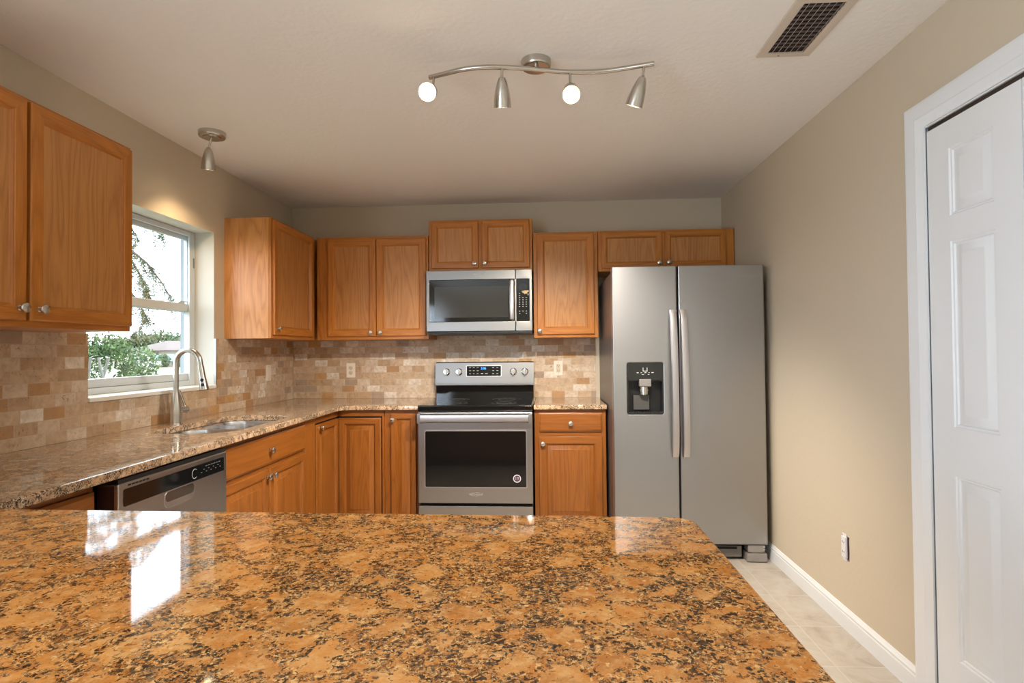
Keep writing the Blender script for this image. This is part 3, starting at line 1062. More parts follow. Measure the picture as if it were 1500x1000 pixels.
obj('display_bezel', bm, BRIGHT, cp_)
tilt = (PI / 2 - 0.078, 0, 0)
text('clock_digits', '2:06', 0.024, BLUE, ds, onpanel(0.372, 1.146, 0.0034), tilt)
bm = B()
for gx in (0.262, 0.290, 0.320, 0.440, 0.472):
    for gz in (1.104, 1.127, 1.150):
        p = onpanel(gx, gz, 0.0031)
        box(bm, p.x, p.y - 0.0003, p.z, p.x + 0.014, p.y + 0.0003, p.z + 0.0035)
for gx in (0.352, 0.386):
    p = onpanel(gx, 1.104, 0.0031)
    box(bm, p.x, p.y - 0.0003, p.z, p.x + 0.018, p.y + 0.0003, p.z + 0.005)
obj('markings', bm, MARK, ds)

bm = B()
YD = -0.700
slab(bm, rrect(-0.001, 0.277, W + 0.001, 0.876, 0.004, 3), [rrect(0.046, 0.383, 0.716, 0.752, 0.008, 4)], 0, 0.042, 0.004, tf=front(-0.658))
od = obj('oven_door', bm, STEEL_X, rg)
bm = B()
slab(bm, rrect(0.0455, 0.3825, 0.7165, 0.7525, 0.008, 4), (), 0, 0.036, 0.001, tf=front(-0.658))
og = obj('window', bm, BLACKG, od)
bm = B()
slab(bm, rrect(0.040, 0.377, 0.722, 0.758, 0.010, 4), [rrect(0.047, 0.384, 0.715, 0.751, 0.007, 4)], 0, 0.0014, 0.0006, tf=front(YD))
obj('window_bezel', bm, BRIGHT, od)
# broad flat handle on end brackets
bm = B()
hp = [(-0.700, 0.808), (-0.742, 0.812), (-0.752, 0.820), (-0.754, 0.845), (-0.750, 0.862), (-0.740, 0.868), (-0.700, 0.868), (-0.700, 0.863), (-0.735, 0.860), (-0.738, 0.822), (-0.700, 0.816)]
rings(bm, [[(x, y, z) for y, z in hp] for x in (0.024, W - 0.024)])
hn = obj('handle', bm, BRIGHT, od)
for a, b in ((-0.001, 0.0235), (W - 0.0235, W + 0.001)):
    bm = B()
    box(bm, a, -0.745, 0.806, b, -0.7005, 0.870, 0.004)
    obj('handle_bracket', bm, STEEL_X, hn)
text('logo', 'Whirlpool', 0.022, CHROME, od, (0.381, YD - 0.0008, 0.336))
bm = B()
tube(bm, [(0.381 + 0.034 * math.cos(t), YD - 0.001, 0.336 + 0.012 * math.sin(t)) for t in [0.5 + 4.9 * k / 24 for k in range(25)]], 0.0008, 6)
obj('logo_swirl', bm, CHROME, od)
# round sticker on the oven glass
bm = B()
lathe(bm, [(0.026, 0), (0.026, 0.0006), (0.0205, 0.0006)], (0.654, -0.6941, 0.439), (0, -1, 0), 36, cap0=False, cap1=False)
st = obj('round_sticker', bm, plain('sticker_white', srgb(226, 216, 222), 0.4), od)
bm = B()
lathe(bm, [(0.0205, 0), (0.0205, 0.0004), (0.001, 0.0004)], (0.654, -0.6941, 0.439), (0, -1, 0), 36, cap0=False)
obj('sticker_centre', bm, plain('sticker_mauve', srgb(70, 44, 62), 0.4), st)
text('sticker_text', '1Y', 0.026, plain('sticker_letter', srgb(235, 228, 232), 0.4), st, (0.654, -0.6947, 0.439))
bm = B()
box(bm, 0.0, YD, 0.06, W, -0.658, 0.258, 0.004)
obj('storage_drawer', bm, STEEL_X, rg)
bm = B()
box(bm, 0.003, -0.66, 0.2585, W - 0.003, -0.655, 0.2765)
obj('door_gap', bm, DARK, rg)

# ------------------------------------------------------------------ microwave
mw = thing('microwave_oven', 'stainless over-the-range microwave with black glass door and keypad', 'microwave', (0, 0, 0))
MZ0, MZ1, MY = 1.421, 1.857, -0.410
bm = B()
box(bm, 0.003, MY + 0.035, MZ0 - 0.018, W - 0.003, -0.0095, MZ1)
obj('body', bm, SIDEG, mw)
bm = B()
GX0, GX1, GZ0, GZ1 = 0.020, 0.640, 1.490, 1.790
slab(bm, [(-0.002, MZ0), (0.6385, MZ0), (0.6385, MZ1), (-0.002, MZ1)], [rrect(GX0, GZ0, 0.6365, GZ1, 0.006, 3)], 0, 0.034, 0.004, tf=front(MY + 0.034))
md = obj('door', bm, STEEL_D, mw)
bm = B()
slab(bm, rrect(GX0 + 0.0002, GZ0 + 0.0002, 0.6363, GZ1 - 0.0002, 0.006, 3), (), 0, 0.0325, 0.001, tf=front(MY + 0.034))
mg = obj('window', bm, BLACKG, md)
bm = B()
slab(bm, rrect(0.058, 1.520, 0.590, 1.742, 0.004, 3), (), 0, 0.0006, 0.0002, tf=front(MY + 0.0015))
obj('window_screen', bm, plain('screen_grey', srgb(52, 50, 46), 0.12), mg)
bm = B()
tube(bm, [(0.616, MY + 0.0, 1.500), (0.616, MY - 0.028, 1.508), (0.616, MY - 0.038, 1.56), (0.616, MY - 0.040, 1.64), (0.616, MY - 0.038, 1.72), (0.616, MY - 0.028, 1.772), (0.616, MY + 0.0, 1.780)], 0.017, 16, 0, 0.45)
obj('handle', bm, BRIGHT, md)
text('logo', 'Whirlpool', 0.021, MARK, md, (0.382, MY - 0.0006, 1.826))
bm = B()
slab(bm, [(0.6415, MZ0), (W + 0.001, MZ0), (W + 0.001, MZ1), (0.6415, MZ1)], [rrect(0.6435, GZ0, 0.738, GZ1, 0.005, 3)], 0, 0.034, 0.004, tf=front(MY + 0.034))
mc = obj('control_panel', bm, STEEL_D, mw)
bm = B()
slab(bm, rrect(0.6437, GZ0 + 0.0002, 0.7378, GZ1 - 0.0002, 0.005, 3), (), 0, 0.0325, 0.001, tf=front(MY + 0.034))
kp = obj('keypad', bm, BLACKG, mc)
bm = B()
kf = front(MY + 0.0014)
for r_ in range(9):
    for k in range(3):
        if r_ < 3 and k > 0 and r_ != 2:
            continue
        x, z = 0.664 + k * 0.024, 1.685 - r_ * 0.0155 - (0.018 if r_ > 6 else 0)
        if r_ == 8 and k == 1:
            continue
        slab(bm, [(x, z), (x + 0.009, z), (x + 0.009, z + 0.0035), (x, z + 0.0035)], (), 0, 0.0005, 0, tf=kf)
obj('key_print', bm, MARK, kp)
bm = B()
lathe(bm, [(0.001, 0.0), (0.026, 0.0), (0.026, 0.001), (0.001, 0.001)], (0.690, MY + 0.0016, 1.730), (0, -1, 0), 26)
for v in bm.verts:
    v.co.x = 0.690 + (v.co.x - 0.690) * 1.35
obj('clock_window', bm, plain('clock_glass', (0.02, 0.022, 0.02, 1), 0.04), kp)
# torn remains of a film sticker on the keypad
bm = B()
poly = [(0.680, 1.702), (0.694, 1.704), (0.700, 1.711), (0.712, 1.706), (0.735, 1.708), (0.734, 1.697), (0.722, 1.690), (0.724, 1.682), (0.713, 1.686), (0.706, 1.680), (0.699, 1.689), (0.687, 1.690), (0.692, 1.697)]
poly = list(reversed(poly))
slab(bm, poly, (), 0, 0.0006, 0, tf=kf)
slab(bm, [(0.727, 1.672), (0.733, 1.672), (0.733, 1.686), (0.727, 1.686)], (), 0, 0.0006, 0, tf=kf)
obj('torn_film', bm, plain('film_tan', srgb(206, 176, 124), 0.5), kp)
bm = B()
box(bm, 0.004, MY + 0.012, MZ0 - 0.016, W - 0.004, MY + 0.05, MZ0 - 0.001, 0.002)
for k in range(24):
    box(bm, 0.03 + k * 0.029, MY + 0.009, MZ0 - 0.013, 0.048 + k * 0.029, MY + 0.02, MZ0 - 0.006)
obj('vent_grille', bm, BLACK, mw)

# ------------------------------------------------------------------ refrigerator
fr = thing('refrigerator', 'stainless side-by-side refrigerator with water dispenser in its left door', 'refrigerator', (0, 0, 0))
FX0, FX1, FY = 1.258, 2.164, -0.945
bm = B()
box(bm, FX0 + 0.006, -0.855, 0.09, FX1 - 0.006, -0.03, 1.765, 0.004)
for x in (FX0 + 0.05, FX1 - 0.1):
    box(bm, x, -0.12, 0.0, x + 0.05, -0.06, 0.09)
obj('body', bm, SIDEG, fr)
GAPX = 1.6515
DSP = rrect(1.343, 0.886, 1.560, 1.199, 0.012, 5)
bm = B()
slab(bm, rrect(FX0, 0.106, GAPX - 0.0045, 1.786, 0.005, 3), [DSP], 0, 0.075, 0.007, tf=front(FY + 0.075))
ld = obj('freezer_door', bm, STEEL_F, fr)
bm = B()
slab(bm, rrect(GAPX + 0.0045, 0.106, FX1, 1.786, 0.005, 3), (), 0, 0.075, 0.007, tf=front(FY + 0.075))
rd = obj('fridge_door', bm, STEEL_F, fr)
bm = B()
box(bm, GAPX - 0.0042, FY + 0.03, 0.11, GAPX + 0.0042, FY + 0.07, 1.78)
obj('door_gasket', bm, DARK, fr)
# dispenser: a recessed black housing
bm = B()
slab(bm, rrect(1.3432, 0.8862, 1.5598, 1.1988, 0.012, 5), [rrect(1.350, 0.898, 1.553, 1.088, 0.004, 3)], 0, 0.071, 0.001, tf=front(FY + 0.072))
slab(bm, rrect(1.3434, 0.8864, 1.5596, 1.1986, 0.012, 5), (), 0, 0.004, 0, tf=front(FY + 0.076))
dsp = obj('water_dispenser', bm, BLACK, ld)
bm = B()
slab(bm, rrect(1.346, 1.092, 1.557, 1.196, 0.010, 5), (), 0, 0.003, 0.001, tf=front(FY + 0.001))
dpp = obj('touch_panel', bm, plain('panel_black', (0.010, 0.010, 0.0095, 1), 0.12), dsp)
bm = B()
pf = front(FY - 0.002)
for (x0, z0, x1, z1) in ((1.437, 1.147, 1.440, 1.170), (1.461, 1.147, 1.464, 1.170), (1.440, 1.147, 1.461, 1.150), (1.400, 1.137, 1.412, 1.141), (1.424, 1.137, 1.432, 1.140), (1.446, 1.137, 1.458, 1.140),
                         (1.470, 1.137, 1.478, 1.140), (1.488, 1.137, 1.502, 1.141), (1.430, 1.126, 1.444, 1.129), (1.466, 1.126, 1.476, 1.129)):
    slab(bm, [(x0, z0), (x1, z0), (x1, z1), (x0, z1)], (), 0, 0.0005, 0, tf=pf)
obj('icons', bm, MARK, dpp)
bm = B()
box(bm, 1.415, FY - 0.006, 1.056, 1.486, FY + 0.03, 1.100, 0.003)
obj('spout_cover', bm, plain('spout_grey', srgb(150, 146, 142), 0.35, 0.6), dsp)
bm = B()
lathe(bm, [(0.030, 0), (0.030, 0.045), (0.026, 0.050), (0.001, 0.050)], (1.447, FY + 0.028, 1.052), (0, 0, -1), 24)
lathe(bm, [(0.033, 0), (0.033, 0.010)], (1.447, FY + 0.028, 1.038), (0, 0, -1), 24)
obj('ice_chute', bm, NICKEL, dsp)
bm = B()
box(bm, 1.386, FY + 0.045, 0.910, 1.482, FY + 0.055, 1.000, 0.003)
obj('paddle', bm, plain('paddle_grey', srgb(70, 68, 66), 0.3), dsp)
bm = B()
for k in range(12):
    box(bm, 1.354 + k * 0.0166, FY + 0.004, 0.8985, 1.364 + k * 0.0166, FY + 0.06, 0.902)
obj('drip_tray', bm, plain('tray_black', (0.02, 0.02, 0.02, 1), 0.2), dsp)
def fhandle(xc, lean):
    bm = B()
    n = 18
    loops = []
    za, zb = 0.632, 1.518
    for i in range(n + 1):
        s = i / n
        z = za + (zb - za) * s
        bow = math.sin(PI * s) ** 0.45
        yo = FY - 0.012 - 0.040 * bow
        x = xc + lean * (0.5 - s)
        wd, th = 0.0205, 0.009
        loops.append([(x - wd, yo + th * 0.5, z), (x - wd * 0.86, yo - th * 0.7, z), (x, yo - th, z), (x + wd * 0.86, yo - th * 0.7, z), (x + wd, yo + th * 0.5, z), (x + wd, yo + th, z), (x - wd, yo + th, z)])
    rings(bm, loops)
    for z in (za + 0.012, zb - 0.012):
        box(bm, xc - 0.012 + lean * (0.5 - (z - za) / (zb - za)), FY - 0.02, z - 0.012, xc + 0.012 + lean * (0.5 - (z - za) / (zb - za)), FY + 0.002, z + 0.012)
    return bm
obj('handle', fhandle(1.621, 0.006), BRIGHT, ld)
obj('handle', fhandle(1.683, 0.010), BRIGHT, rd)
text('logo', 'Whirlpool', 0.030, plain('logo_grey', srgb(176, 172, 168), 0.3, 0.7), rd, (2.080, FY - 0.0006, 1.718))
bm = B()
box(bm, FX0 + 0.02, -0.90, 0.018, FX1 - 0.14, -0.87, 0.085, 0.004)
gr = obj('toe_grille', bm, plain('grille_grey', srgb(112, 108, 104), 0.4, 0.3), fr)
bm = B()
box(bm, FX0 + 0.04, -0.903, 0.066, FX1 - 0.17, -0.8995, 0.080)
obj('grille_slot', bm, DARK, gr)
for x in (FX0 + 0.005, FX1 - 0.125):
    bm = B()
    box(bm, x, -0.945, 0.004, x + 0.12, -0.86, 0.055, 0.006)
    box(bm, x + 0.01, -0.935, 0.060, x + 0.105, -0.86, 0.102, 0.003)
    box(bm, x + 0.03, -0.93, 0.05, x + 0.10, -0.86, 0.062)
    ft = obj('foot_bracket', bm, plain('bracket_grey', srgb(158, 152, 150), 0.35, 0.5), fr)
    for z in (0.075, 0.092):
        bm = B()
        lathe(bm, [(0.005, 0), (0.005, 0.003), (0.002, 0.004)], (x + 0.103, -0.935, z), (0, -1, 0), 12)
        obj('screw', bm, CHROME, ft)
for x in (FX0 + 0.02, FX1 - 0.12):
    bm = B()
    box(bm, x, -0.90, 1.766, x + 0.10, -0.80, 1.782, 0.003)
    obj('hinge_cover', bm, SIDEG, fr)

# ------------------------------------------------------------------ outlets and switch
def outlet(name, label, loc, rz, kind):
    o = thing(name, label, 'switch' if kind == 'switch' else 'outlet', loc, rz)
    bm = B()
    slab(bm, rrect(-0.0355, -0.0575, 0.0355, 0.0575, 0.004, 4), (), 0, 0.005, 0.003, tf=front(0))
    p = obj('cover_plate', bm, PLATE, o)
    bm = B()
    if kind == 'duplex':
        for z in (-0.0195, 0.0195):
            slab(bm, [(x, z + q) for x, q in rrect(-0.017, -0.0145, 0.017, 0.0145, 0.010, 5)], (), 0.0, 0.0068, 0.0008, tf=front(0))
    else:
        slab(bm, rrect(-0.0165, -0.033, 0.0165, 0.033, 0.002, 3), (), 0.0, 0.0066, 0.0008, tf=front(0))
    f = obj('receptacle' if kind != 'switch' else 'rocker', bm, IVORY if kind != 'switch' else PLATE, o)
    if kind != 'switch':
        for z in (-0.0195, 0.0195):
            bm = B()
            box(bm, -0.0075, -0.0072, z - 0.002, -0.0055, -0.0066, z + 0.008)
            box(bm, 0.0055, -0.0072, z - 0.002, 0.0075, -0.0066, z + 0.006)
            lathe(bm, [(0.0027, 0), (0.0027, 0.0006)], (0, -0.0066, z - 0.008), (0, -1, 0), 12)
            obj('slot', bm, DARK, f)
    for z in ((0,) if kind == 'duplex' else (-0.045, 0.045)):
        bm = B()
        lathe(bm, [(0.0028, 0), (0.0024, 0.001)], (0, -0.005, z), (0, -1, 0), 12)
        obj('screw', bm, NICKEL, p)
outlet('wall_outlet', 'almond duplex outlet on the tile left of the range', (-0.694, -0.009, 1.136), 0, 'duplex')
outlet('wall_outlet', 'almond square-faced outlet on the tile right of the range', (0.947, -0.009, 1.141), 0, 'decora')
outlet('light_switch', 'almond rocker switch on the tile between window and corner', (XL + 0.009, -0.421, 1.135), PI / 2, 'switch')

# outlet with its cover plate missing, on the right wall
ou = thing('bare_outlet', 'uncovered electrical outlet low on the right wall by the pantry door', 'outlet', (XR, -1.742, 0.369), -PI / 2)
bm = B()
slab(bm, [(-0.030, -0.050), (-0.010, -0.056), (0.016, -0.051), (0.028, -0.057), (0.031, -0.02), (0.029, 0.03), (0.031, 0.052), (0.006, 0.051), (-0.018, 0.058), (-0.031, 0.048), (-0.028, 0.0)], (), 0, 0.0012, 0, tf=front(0))
obj('wall_box', bm, plain('box_dark', srgb(38, 30, 44), 0.7), ou)  # flat dark plate on the wall, painting the shaded hole around the device
bm = B()
slab(bm, rrect(-0.022, -0.048, 0.016, 0.048, 0.003, 3), (), 0.0008, 0.010, 0.002, tf=front(0))
box(bm, -0.020, -0.004, -0.060, 0.014, -0.002, 0.060)
rc = obj('receptacle', bm, plain('device_white', srgb(224, 222, 226), 0.4), ou)
bm = B()
for z in (-0.022, 0.022):
    box(bm, -0.012, -0.0106, z - 0.004, -0.009, -0.0099, z + 0.006)
    box(bm, 0.001, -0.0106, z - 0.004, 0.004, -0.0099, z + 0.004)
obj('slot', bm, DARK, rc)

# ------------------------------------------------------------------ ceiling vent
vt = thing('ceiling_vent', 'white louvered air vent in the ceiling above the pantry side', 'vent', (0, 0, H))
VX0, VX1, VY0, VY1 = 1.694, 1.902, -2.525, -2.138
bm = B()
def rect(x0, ya, x1, yb):
    return [(x0, ya), (x1, ya), (x1, yb), (x0, yb)]
slab(bm, rect(VX0, VY0, VX1, VY1), [rect(VX0 + 0.036, VY0 + 0.036, VX1 - 0.036, VY1 - 0.03)], 0, 0.008, 0.005, tf=lambda u, v, q: (u, v, -q))
obj('frame', bm, VENTM, vt)
bm = B()
box(bm, VX0 + 0.034, VY0 + 0.034, -0.0012, VX1 - 0.034, VY1 - 0.028, -0.0002)
obj('duct', bm, VENTD, vt)
for k in range(11):
    bm = B()
    y = VY0 + 0.05 + k * 0.026
    box(bm, VX0 + 0.036, y, -0.005, VX1 - 0.036, y + 0.009, -0.0015)
    obj('damper_blade', bm, plain('blade_grey', srgb(96, 84, 82), 0.5) if k == 0 else bpy.data.materials['blade_grey'], vt)
for k in range(6):
    bm = B()
    x = VX0 + 0.046 + k * 0.0225
    rings(bm, [[(x + 0.0065, y, -0.004), (x, y, -0.0115), (x + 0.0015, y, -0.0115), (x + 0.008, y, -0.004)] for y in (VY0 + 0.036, VY1 - 0.03)])
    obj('slat', bm, VENTM, vt)
bm = B()
lathe(bm, [(0.004, 0), (0.003, 0.0015)], ((VX0 + VX1) / 2 - 0.02, VY1 - 0.015, -0.008), (0, 0, -1), 12)
obj('screw', bm, GREYP, vt)


# ------------------------------------------------------------------ lamps
def lamp_head(parent, top, direction, energy, stem_from=None, spot=True, cone=118, tint=(1.0, 0.915, 0.79)):
    """Tapered cup with a lit reflector bulb inside."""
    top, d = Vector(top), Vector(direction).normalized()
    bm = B()
    outerp = [(0.005, -0.004), (0.013, 0.0), (0.0205, 0.018), (0.0275, 0.046), (0.0325, 0.078), (0.0345, 0.108)]
    innerp = [(0.033, 0.108), (0.031, 0.078), (0.026, 0.046), (0.014, 0.03)]
    lathe(bm, outerp + innerp, top, d, 32)
    hd = obj('lamp_head', bm, NICKEL, parent)
    bm = B()
    lathe(bm, [(0.009, 0.033), (0.013, 0.048), (0.0215, 0.076), (0.0235, 0.089), (0.021, 0.099), (0.012, 0.103), (0.001, 0.104)], top, d, 28)
    obj('bulb', bm, BULB, hd)
    if stem_from is not None:
        bm = B()
        s = Vector(stem_from)
        tube(bm, [s, s.lerp(top + d * 0.004, 0.5), top + d * 0.004], 0.0052, 12)
        lathe(bm, [(0.008, -0.006), (0.008, 0.006)], top, (1, 0, 0), 14)
        obj('stem', bm, NICKEL, hd)
    if spot:
        l = bpy.data.lights.new('lamp_light', 'SPOT')
        l.energy = energy
        l.color = tint
        l.spot_size = math.radians(cone)
        l.spot_blend = 0.75
        l.shadow_soft_size = 0.024
        o = bpy.data.objects.new('lamp_light', l)
        COL.objects.link(o)
        o.location = top + d * 0.122
        o.rotation_mode = 'QUATERNION'
        o.rotation_quaternion = d.to_track_quat('-Z', 'Y')
        o.parent = hd
    return hd


tl = thing('track_light', 'brushed nickel wavy track light with four heads on the ceiling', 'light fixture', (0, 0, 0))
bm = B()
lathe(bm, [(0.0, 0.0), (0.060, 0.0), (0.060, -0.022), (0.056, -0.028), (0.048, -0.031), (0.0, -0.031)][1:5], (0.822, -2.17, H), n=40)
cn = obj('canopy', bm, NICKEL, tl)
bm = B()
lathe(bm, [(0.009, 0), (0.009, 0.03)], (0.822, -2.195, H - 0.058), n=16)
obj('stem', bm, NICKEL, cn)
rp = [(0.392, -2.180), (0.448, -2.202), (0.533, -2.234), (0.614, -2.246), (0.692, -2.240), (0.769, -2.226), (0.848, -2.207), (0.927, -2.186), (1.007, -2.176), (1.086, -2.177), (1.162, -2.192), (1.237, -2.212), (1.280, -2.223)]
bm = B()
fine = []
for i in range(len(rp) - 1):
    p0, p1, p2, p3 = (Vector(rp[max(0, min(len(rp) - 1, j))]) for j in (i - 1, i, i + 1, i + 2))
    for k in range(6):
        u = k / 6
        fine.append(0.5 * ((2 * p1) + (p2 - p0) * u + (2 * p0 - 5 * p1 + 4 * p2 - p3) * u * u + (3 * p1 - p0 - 3 * p2 + p3) * u ** 3))
fine.append(Vector(rp[-1]))
tube(bm, [(p.x, p.y, 2.385) for p in fine], 0.0092, 16)
obj('rail', bm, NICKEL, tl)
lamp_head(tl, (0.410, -2.205, 2.322), (-0.03, -1.0, -0.55), 14, (0.412, -2.190, 2.383), cone=100)
lamp_head(tl, (0.689, -2.236, 2.345), (-0.02, 0.42, -1.0), 118, (0.690, -2.240, 2.383))
lamp_head(tl, (0.957, -2.186, 2.325), (0.0, -0.72, -0.62), 14, (0.957, -2.183, 2.383))
lamp_head(tl, (1.238, -2.208, 2.340), (-0.32, 0.42, -1.0), 95, (1.243, -2.213, 2.383))

sl = thing('ceiling_spotlight', 'single nickel spotlight on a round canopy above the sink window', 'light fixture', (0, 0, 0))
bm = B()
lathe(bm, [(0.066, 0.0), (0.066, -0.020), (0.062, -0.026), (0.052, -0.029)], (-0.889, -1.565, H), n=40)
lathe(bm, [(0.045, -0.029), (0.045, -0.033), (0.04, -0.034)], (-0.889, -1.565, H), n=40, cap0=False)
obj('canopy', bm, NICKEL, sl)
lamp_head(sl, (-0.902, -1.575, 2.352), (-0.16, 0.22, -1.0), 9, (-0.887, -1.575, 2.41), tint=(1.0, 0.72, 0.42))

# ------------------------------------------------------------------ outside the window
GZ = -0.80
def lawn_mat():
    t = NT('lawn_grass')
    n1 = t.noise(t.obj(), 0.35, 4.0, 0.6).outputs[0]
    c = t.ramp(n1, [(0.3, srgb(84, 90, 56)), (0.55, srgb(104, 102, 74)), (0.75, srgb(112, 108, 86))])
    t.set(Base_Color=c, Roughness=0.9)
    return t.m
bm = B()
v = [bm.verts.new(p) for p in ((-220, -60, GZ), (XL - 0.3, -60, GZ), (XL - 0.3, 260, GZ), (-220, 260, GZ))]
bm.faces.new(v)
struct(obj('ground', bm, lawn_mat()))
CONC = plain('concrete', srgb(130, 128, 122), 0.9)

def pave(px0, px1, d0, d1):
    a, b, c, d = at(px0, 520, d0), at(px1, 520, d0), at(px1, 520, d1), at(px0, 520, d1)
    bm = B()
    rings(bm, [[(p.x, p.y, z) for p in (a, b, c, d)] for z in (GZ - 0.05, GZ + 0.02)])
    return bm
struct(obj('street', pave(-200, 460, 62, 68), CONC))
struct(obj('driveway', pave(188, 226, 69, 96), CONC))

# frame of reference facing the viewer, far away
fdir = Vector((-(1), 1.2, 0)).normalized()
fx = Vector((CAM_F.y, -CAM_F.x, 0)).normalized()      # screen-right
fyv = Vector((CAM_F.x, CAM_F.y, 0)).normalized()      # away
def far(px, d):
    p = at(px, 520, d)
    return Vector((p.x, p.y, GZ))
rzf = math.atan2(fx.y, fx.x)

hs = thing('neighbour_house', 'pale stucco ranch house with low tan roof across the lawn', 'house', far(236, 97), rzf)
HW = plain('house_stucco', srgb(132, 120, 104), 0.9)
HR = plain('roof_shingle', srgb(98, 84, 78), 0.9)
bm = B()
box(bm, -5.5, 0, 0, 9, 8, 2.7)
box(bm, 1.6, -2.6, 0, 9, 0, 2.7)
obj('wall', bm, HW, hs)
bm = B()
def hip(x0, ya, x1, yb, z, h, run):
    e = 0.5
    x0 -= e; ya -= e; x1 += e; yb += e
    ym = (ya + yb) / 2
    lo = [bm.verts.new(p) for p in ((x0, ya, z), (x1, ya, z), (x1, yb, z), (x0, yb, z))]
    hi = [bm.verts.new(p) for p in ((x0 + run, ym, z + h), (x1 - run, ym, z + h))]
    bm.faces.new((lo[0], lo[1], hi[1], hi[0])); bm.faces.new((lo[2], lo[3], hi[0], hi[1]))
    bm.faces.new((lo[1], lo[2], hi[1])); bm.faces.new((lo[3], lo[0], hi[0])); bm.faces.new(lo[::-1])
hip(-5.5, 0, 9, 8, 2.7, 1.75, 4.4)
hip(1.6, -2.6, 9, 3, 2.72, 1.2, 2.4)
obj('roof', bm, HR, hs)
bm = B()
for (x0, ya) in ((2.6, -2.63), (5.6, -2.63), (-1.2, -0.03)):
    box(bm, x0, ya, 0.9, x0 + 1.2, ya + 0.02, 2.1)
obj('window', bm, plain('house_glass', srgb(150, 170, 180), 0.15), hs)
bm = B()
box(bm, -4.6, -0.04, 0, -1.9, 0.0, 2.15)
obj('garage_door', bm, plain('garage_white', srgb(236, 234, 230), 0.6), hs)

cr = thing('car', 'white sedan parked on the driveway across the lawn', 'car', far(210, 88), rzf + 0.35)
bm = B()
side = [(-2.25, 0.32), (-2.3, 0.75), (-1.75, 0.95), (-1.05, 1.02), (-0.45, 1.42), (0.55, 1.45), (1.35, 1.08), (2.2, 0.98), (2.3, 0.6), (2.22, 0.32)]
def carloop(y, k):
    return [(x, y * (1 if z < 1.05 else 0.8), z) for x, z in side]
rings(bm, [carloop(-0.88, 0), carloop(0.88, 0)])
obj('body', bm, plain('car_white', srgb(236, 238, 240), 0.2), cr)
bm = B()
for y0_ in (-0.80, 0.78):
    rings(bm, [[(x, y0_ + q, z) for x, z in ((-0.85, 1.06), (-0.42, 1.36), (0.5, 1.38), (1.1, 1.08))] for q in (0, 0.02)])
for s in (-1, 1):
    y = 0.82 * s
obj('window', bm, plain('car_glass', srgb(60, 70, 80), 0.1), cr)
for x in (-1.45, 1.4):
    for y in (-0.9, 0.7):
        bm = B()
        lathe(bm, [(0.18, 0.0), (0.33, 0.0), (0.33, 0.2), (0.18, 0.2)], (x, y, 0.33), (0, 1, 0), 20)
        obj('wheel', bm, plain('tyre', srgb(60, 60, 64), 0.7) if x < 0 and y < 0 else bpy.data.materials['tyre'], cr)


def leaf_mat(name, a, b):
    t = NT(name)
    r = t.noise(t.obj(), 5.0, 2.0).outputs[0]
    c = t.ramp(r, [(0.35, a), (0.65, b)])
    t.set(Base_Color=c, Roughness=0.6)
    return t.m


def leaves(rnd, blobs, n, size, mat, parent, name='foliage'):
    vs, fs = [], []
    tot = sum(b[1].x * b[1].y * b[1].z for b in blobs)
    for c, r in blobs:
        for _ in range(max(8, int(n * r.x * r.y * r.z / tot))):
            while True:
                p = Vector((rnd.uniform(-1, 1), rnd.uniform(-1, 1), rnd.uniform(-1, 1)))
                if 0.25 < p.length < 1:
                    break
            p = c + Vector((p.x * r.x, p.y * r.y, p.z * r.z))
            u = Vector((rnd.gauss(0, 1), rnd.gauss(0, 1), rnd.gauss(0, 1))).normalized()
            v_ = u.orthogonal().normalized()
            s = size * rnd.uniform(0.6, 1.3)
            i = len(vs)
            vs += [p - u * s, p + v_ * s * 0.4, p + u * s, p - v_ * s * 0.4]
            fs.append((i, i + 1, i + 2, i + 3))
    me = bpy.data.meshes.new(name)
    me.from_pydata([tuple(x) for x in vs], [], fs)
    me.materials.append(mat)
    o = bpy.data.objects.new(name, me)
    COL.objects.link(o)
    o.parent = parent
    return o


G1 = leaf_mat('leaf_green', srgb(46, 70, 32), srgb(84, 106, 52))
G2 = leaf_mat('leaf_grey_green', srgb(54, 66, 44), srgb(88, 96, 60))
G3 = leaf_mat('leaf_dark', srgb(58, 76, 46), srgb(84, 102, 62))
BARK = plain('pale_bark', srgb(112, 108, 100), 0.9)
BARKD = plain('brown_bark', srgb(70, 62, 54), 0.9)
rnd = random.Random(11)

# big shrub just outside the window
sc = far(150, 8.2)
sb = thing('garden_shrub', 'leafy green shrub with pale bare stems just outside the window', 'shrub', sc)
bl = [(Vector((rnd.uniform(-0.95, 0.22), rnd.uniform(-0.45, 0.45), rnd.uniform(0.7, 2.2))), Vector((0.30, 0.32, 0.26)) * rnd.uniform(0.7, 1.15)) for _ in range(26)]
bl += [(Vector((x, y, z)), Vector((r, r, r * 0.8))) for x, y, z, r in ((0.30, 0, 2.12, 0.17), (0.36, 0.1, 1.92, 0.16), (0.40, 0, 1.72, 0.17), (0.1, 0, 2.2, 0.2), (0.25, 0.2, 1.5, 0.3), (-0.2, 0, 2.25, 0.2))]
leaves(rnd, bl, 15000, 0.030, G1, sb)
for k in range(7):
    bm = B()
    a = rnd.uniform(0, 2 * PI)
    x, y = -0.25 + 0.25 * math.cos(a), 0.2 * math.sin(a) - 0.35
    pts = [(x * 0.4, y * 0.4, 0)]
    for j in range(1, 7):
        pts.append((pts[-1][0] + rnd.uniform(-0.13, 0.16), pts[-1][1] - 0.05, j * 0.34))
    tube(bm, pts, [0.04 - 0.004 * j for j in range(7)], 8)
    obj('stem', bm, BARK, sb)

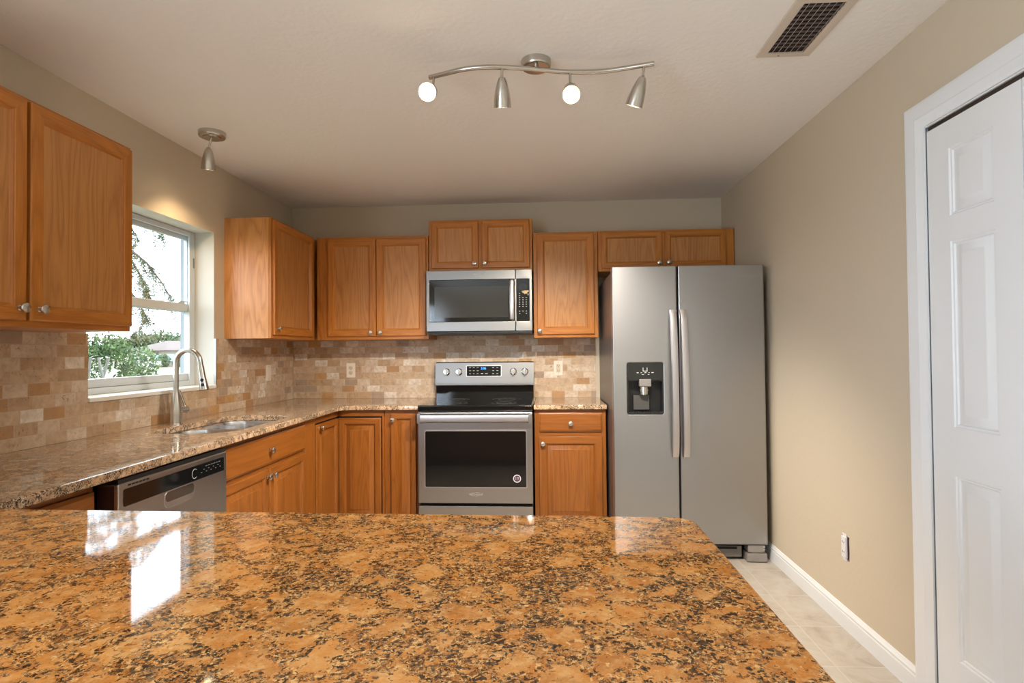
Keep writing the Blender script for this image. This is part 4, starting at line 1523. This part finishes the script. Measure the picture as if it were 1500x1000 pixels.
# tall tree with drooping needle branches
tc = far(105, 7.2)
tr = thing('drooping_tree', 'tree with sparse drooping needle branches hanging past the upper sash', 'tree', tc)
bm = B()
tube(bm, [(0, 0, 0), (0.05, 0, 1.5), (-0.05, 0.05, 3.2), (0.05, 0, 5.2)], [0.16, 0.13, 0.10, 0.05], 10)
obj('trunk', bm, BARKD, tr)
def branch(targets, dens, seed):
    r = random.Random(seed)
    P = [Vector(at(px, py, d)) - tc for px, py, d in targets]
    bm = B()
    tube(bm, P, [0.022 - 0.016 * i / (len(P) - 1) for i in range(len(P))], 6)
    b = obj('branch', bm, BARKD, tr)
    vs, fs = [], []
    for i in range(len(P) - 1):
        for k in range(dens * 2):
            p = P[i].lerp(P[i + 1], r.random())
            L_ = r.uniform(0.08, 0.32)
            q = p + Vector((r.uniform(-0.10, 0.14), r.uniform(-0.1, 0.1), -L_))
            for m_ in range(16):
                c = p.lerp(q, r.random())
                dd_ = Vector((r.uniform(-1, 1), r.uniform(-1, 1), r.uniform(-1.4, 0.3))).normalized() * r.uniform(0.025, 0.06)
                sd = dd_.cross(Vector((0.3, 1, 0.2))).normalized() * 0.005
                i0 = len(vs)
                vs += [c - sd, c + sd, c + dd_ + sd * 0.3, c + dd_ - sd * 0.3]
                fs.append((i0, i0 + 1, i0 + 2, i0 + 3))
    me = bpy.data.meshes.new('needles')
    me.from_pydata([tuple(v) for v in vs], [], fs)
    me.materials.append(G2)
    o = bpy.data.objects.new('needles', me)
    COL.objects.link(o)
    o.parent = b
branch([(105, 330, 7.2), (150, 335, 7.0), (190, 365, 6.9), (215, 385, 6.9), (238, 415, 6.9), (254, 445, 6.9)], 13, 1)
branch([(105, 300, 7.2), (160, 290, 7.0), (205, 300, 7.0), (228, 325, 7.0), (238, 345, 7.0)], 9, 2)
branch([(105, 400, 7.2), (150, 400, 7.0), (185, 420, 7.0), (205, 445, 7.0), (216, 470, 7.0)], 18, 3)
branch([(105, 350, 7.2), (160, 360, 7.1), (195, 385, 7.1), (212, 415, 7.1), (222, 440, 7.1)], 18, 4)
branch([(105, 310, 7.2), (165, 315, 7.1), (190, 330, 7.1), (205, 355, 7.1)], 10, 5)

# round bushes beside the neighbour's wall
def roundbush(px, d, r, label, mat):
    o = thing('round_bush', label, 'bush', far(px, d))
    leaves(rnd, [(Vector((0, 0, r * 0.9)), Vector((r, r, r * 0.95)))], 900, 0.16, mat, o)
roundbush(239, 92, 1.15, 'clipped round bush in front of the pale house', G3)
roundbush(261, 91, 0.85, 'smaller round bush at the stucco edge of the window view', G3)
def fartree(px, d, h, r, label, mat):
    o = thing('broad_tree', label, 'tree', far(px, d))
    bm = B()
    tube(bm, [(0, 0, 0), (0.1, 0, h * 0.6)], [0.3, 0.18], 8)
    obj('trunk', bm, BARKD, o)
    rr = random.Random(int(px))
    bls = [(Vector((rr.uniform(-r, r) * 0.7, rr.uniform(-r, r) * 0.4, h - r * 0.9 + rr.uniform(-r, r) * 0.35)), Vector((r, r, r * 0.8)) * 0.55) for _ in range(9)]
    leaves(rr, bls, 2600, 0.30, mat, o, 'crown')
fartree(246, 124, 8.2, 4.2, 'broad dark green tree rising behind the pale house roof', G3)
fartree(212, 112, 7.2, 2.9, 'lighter yellow-green tree behind the left end of the house', G2)
fartree(170, 116, 6.8, 3.0, 'tree half hidden behind the garden shrub', G2)
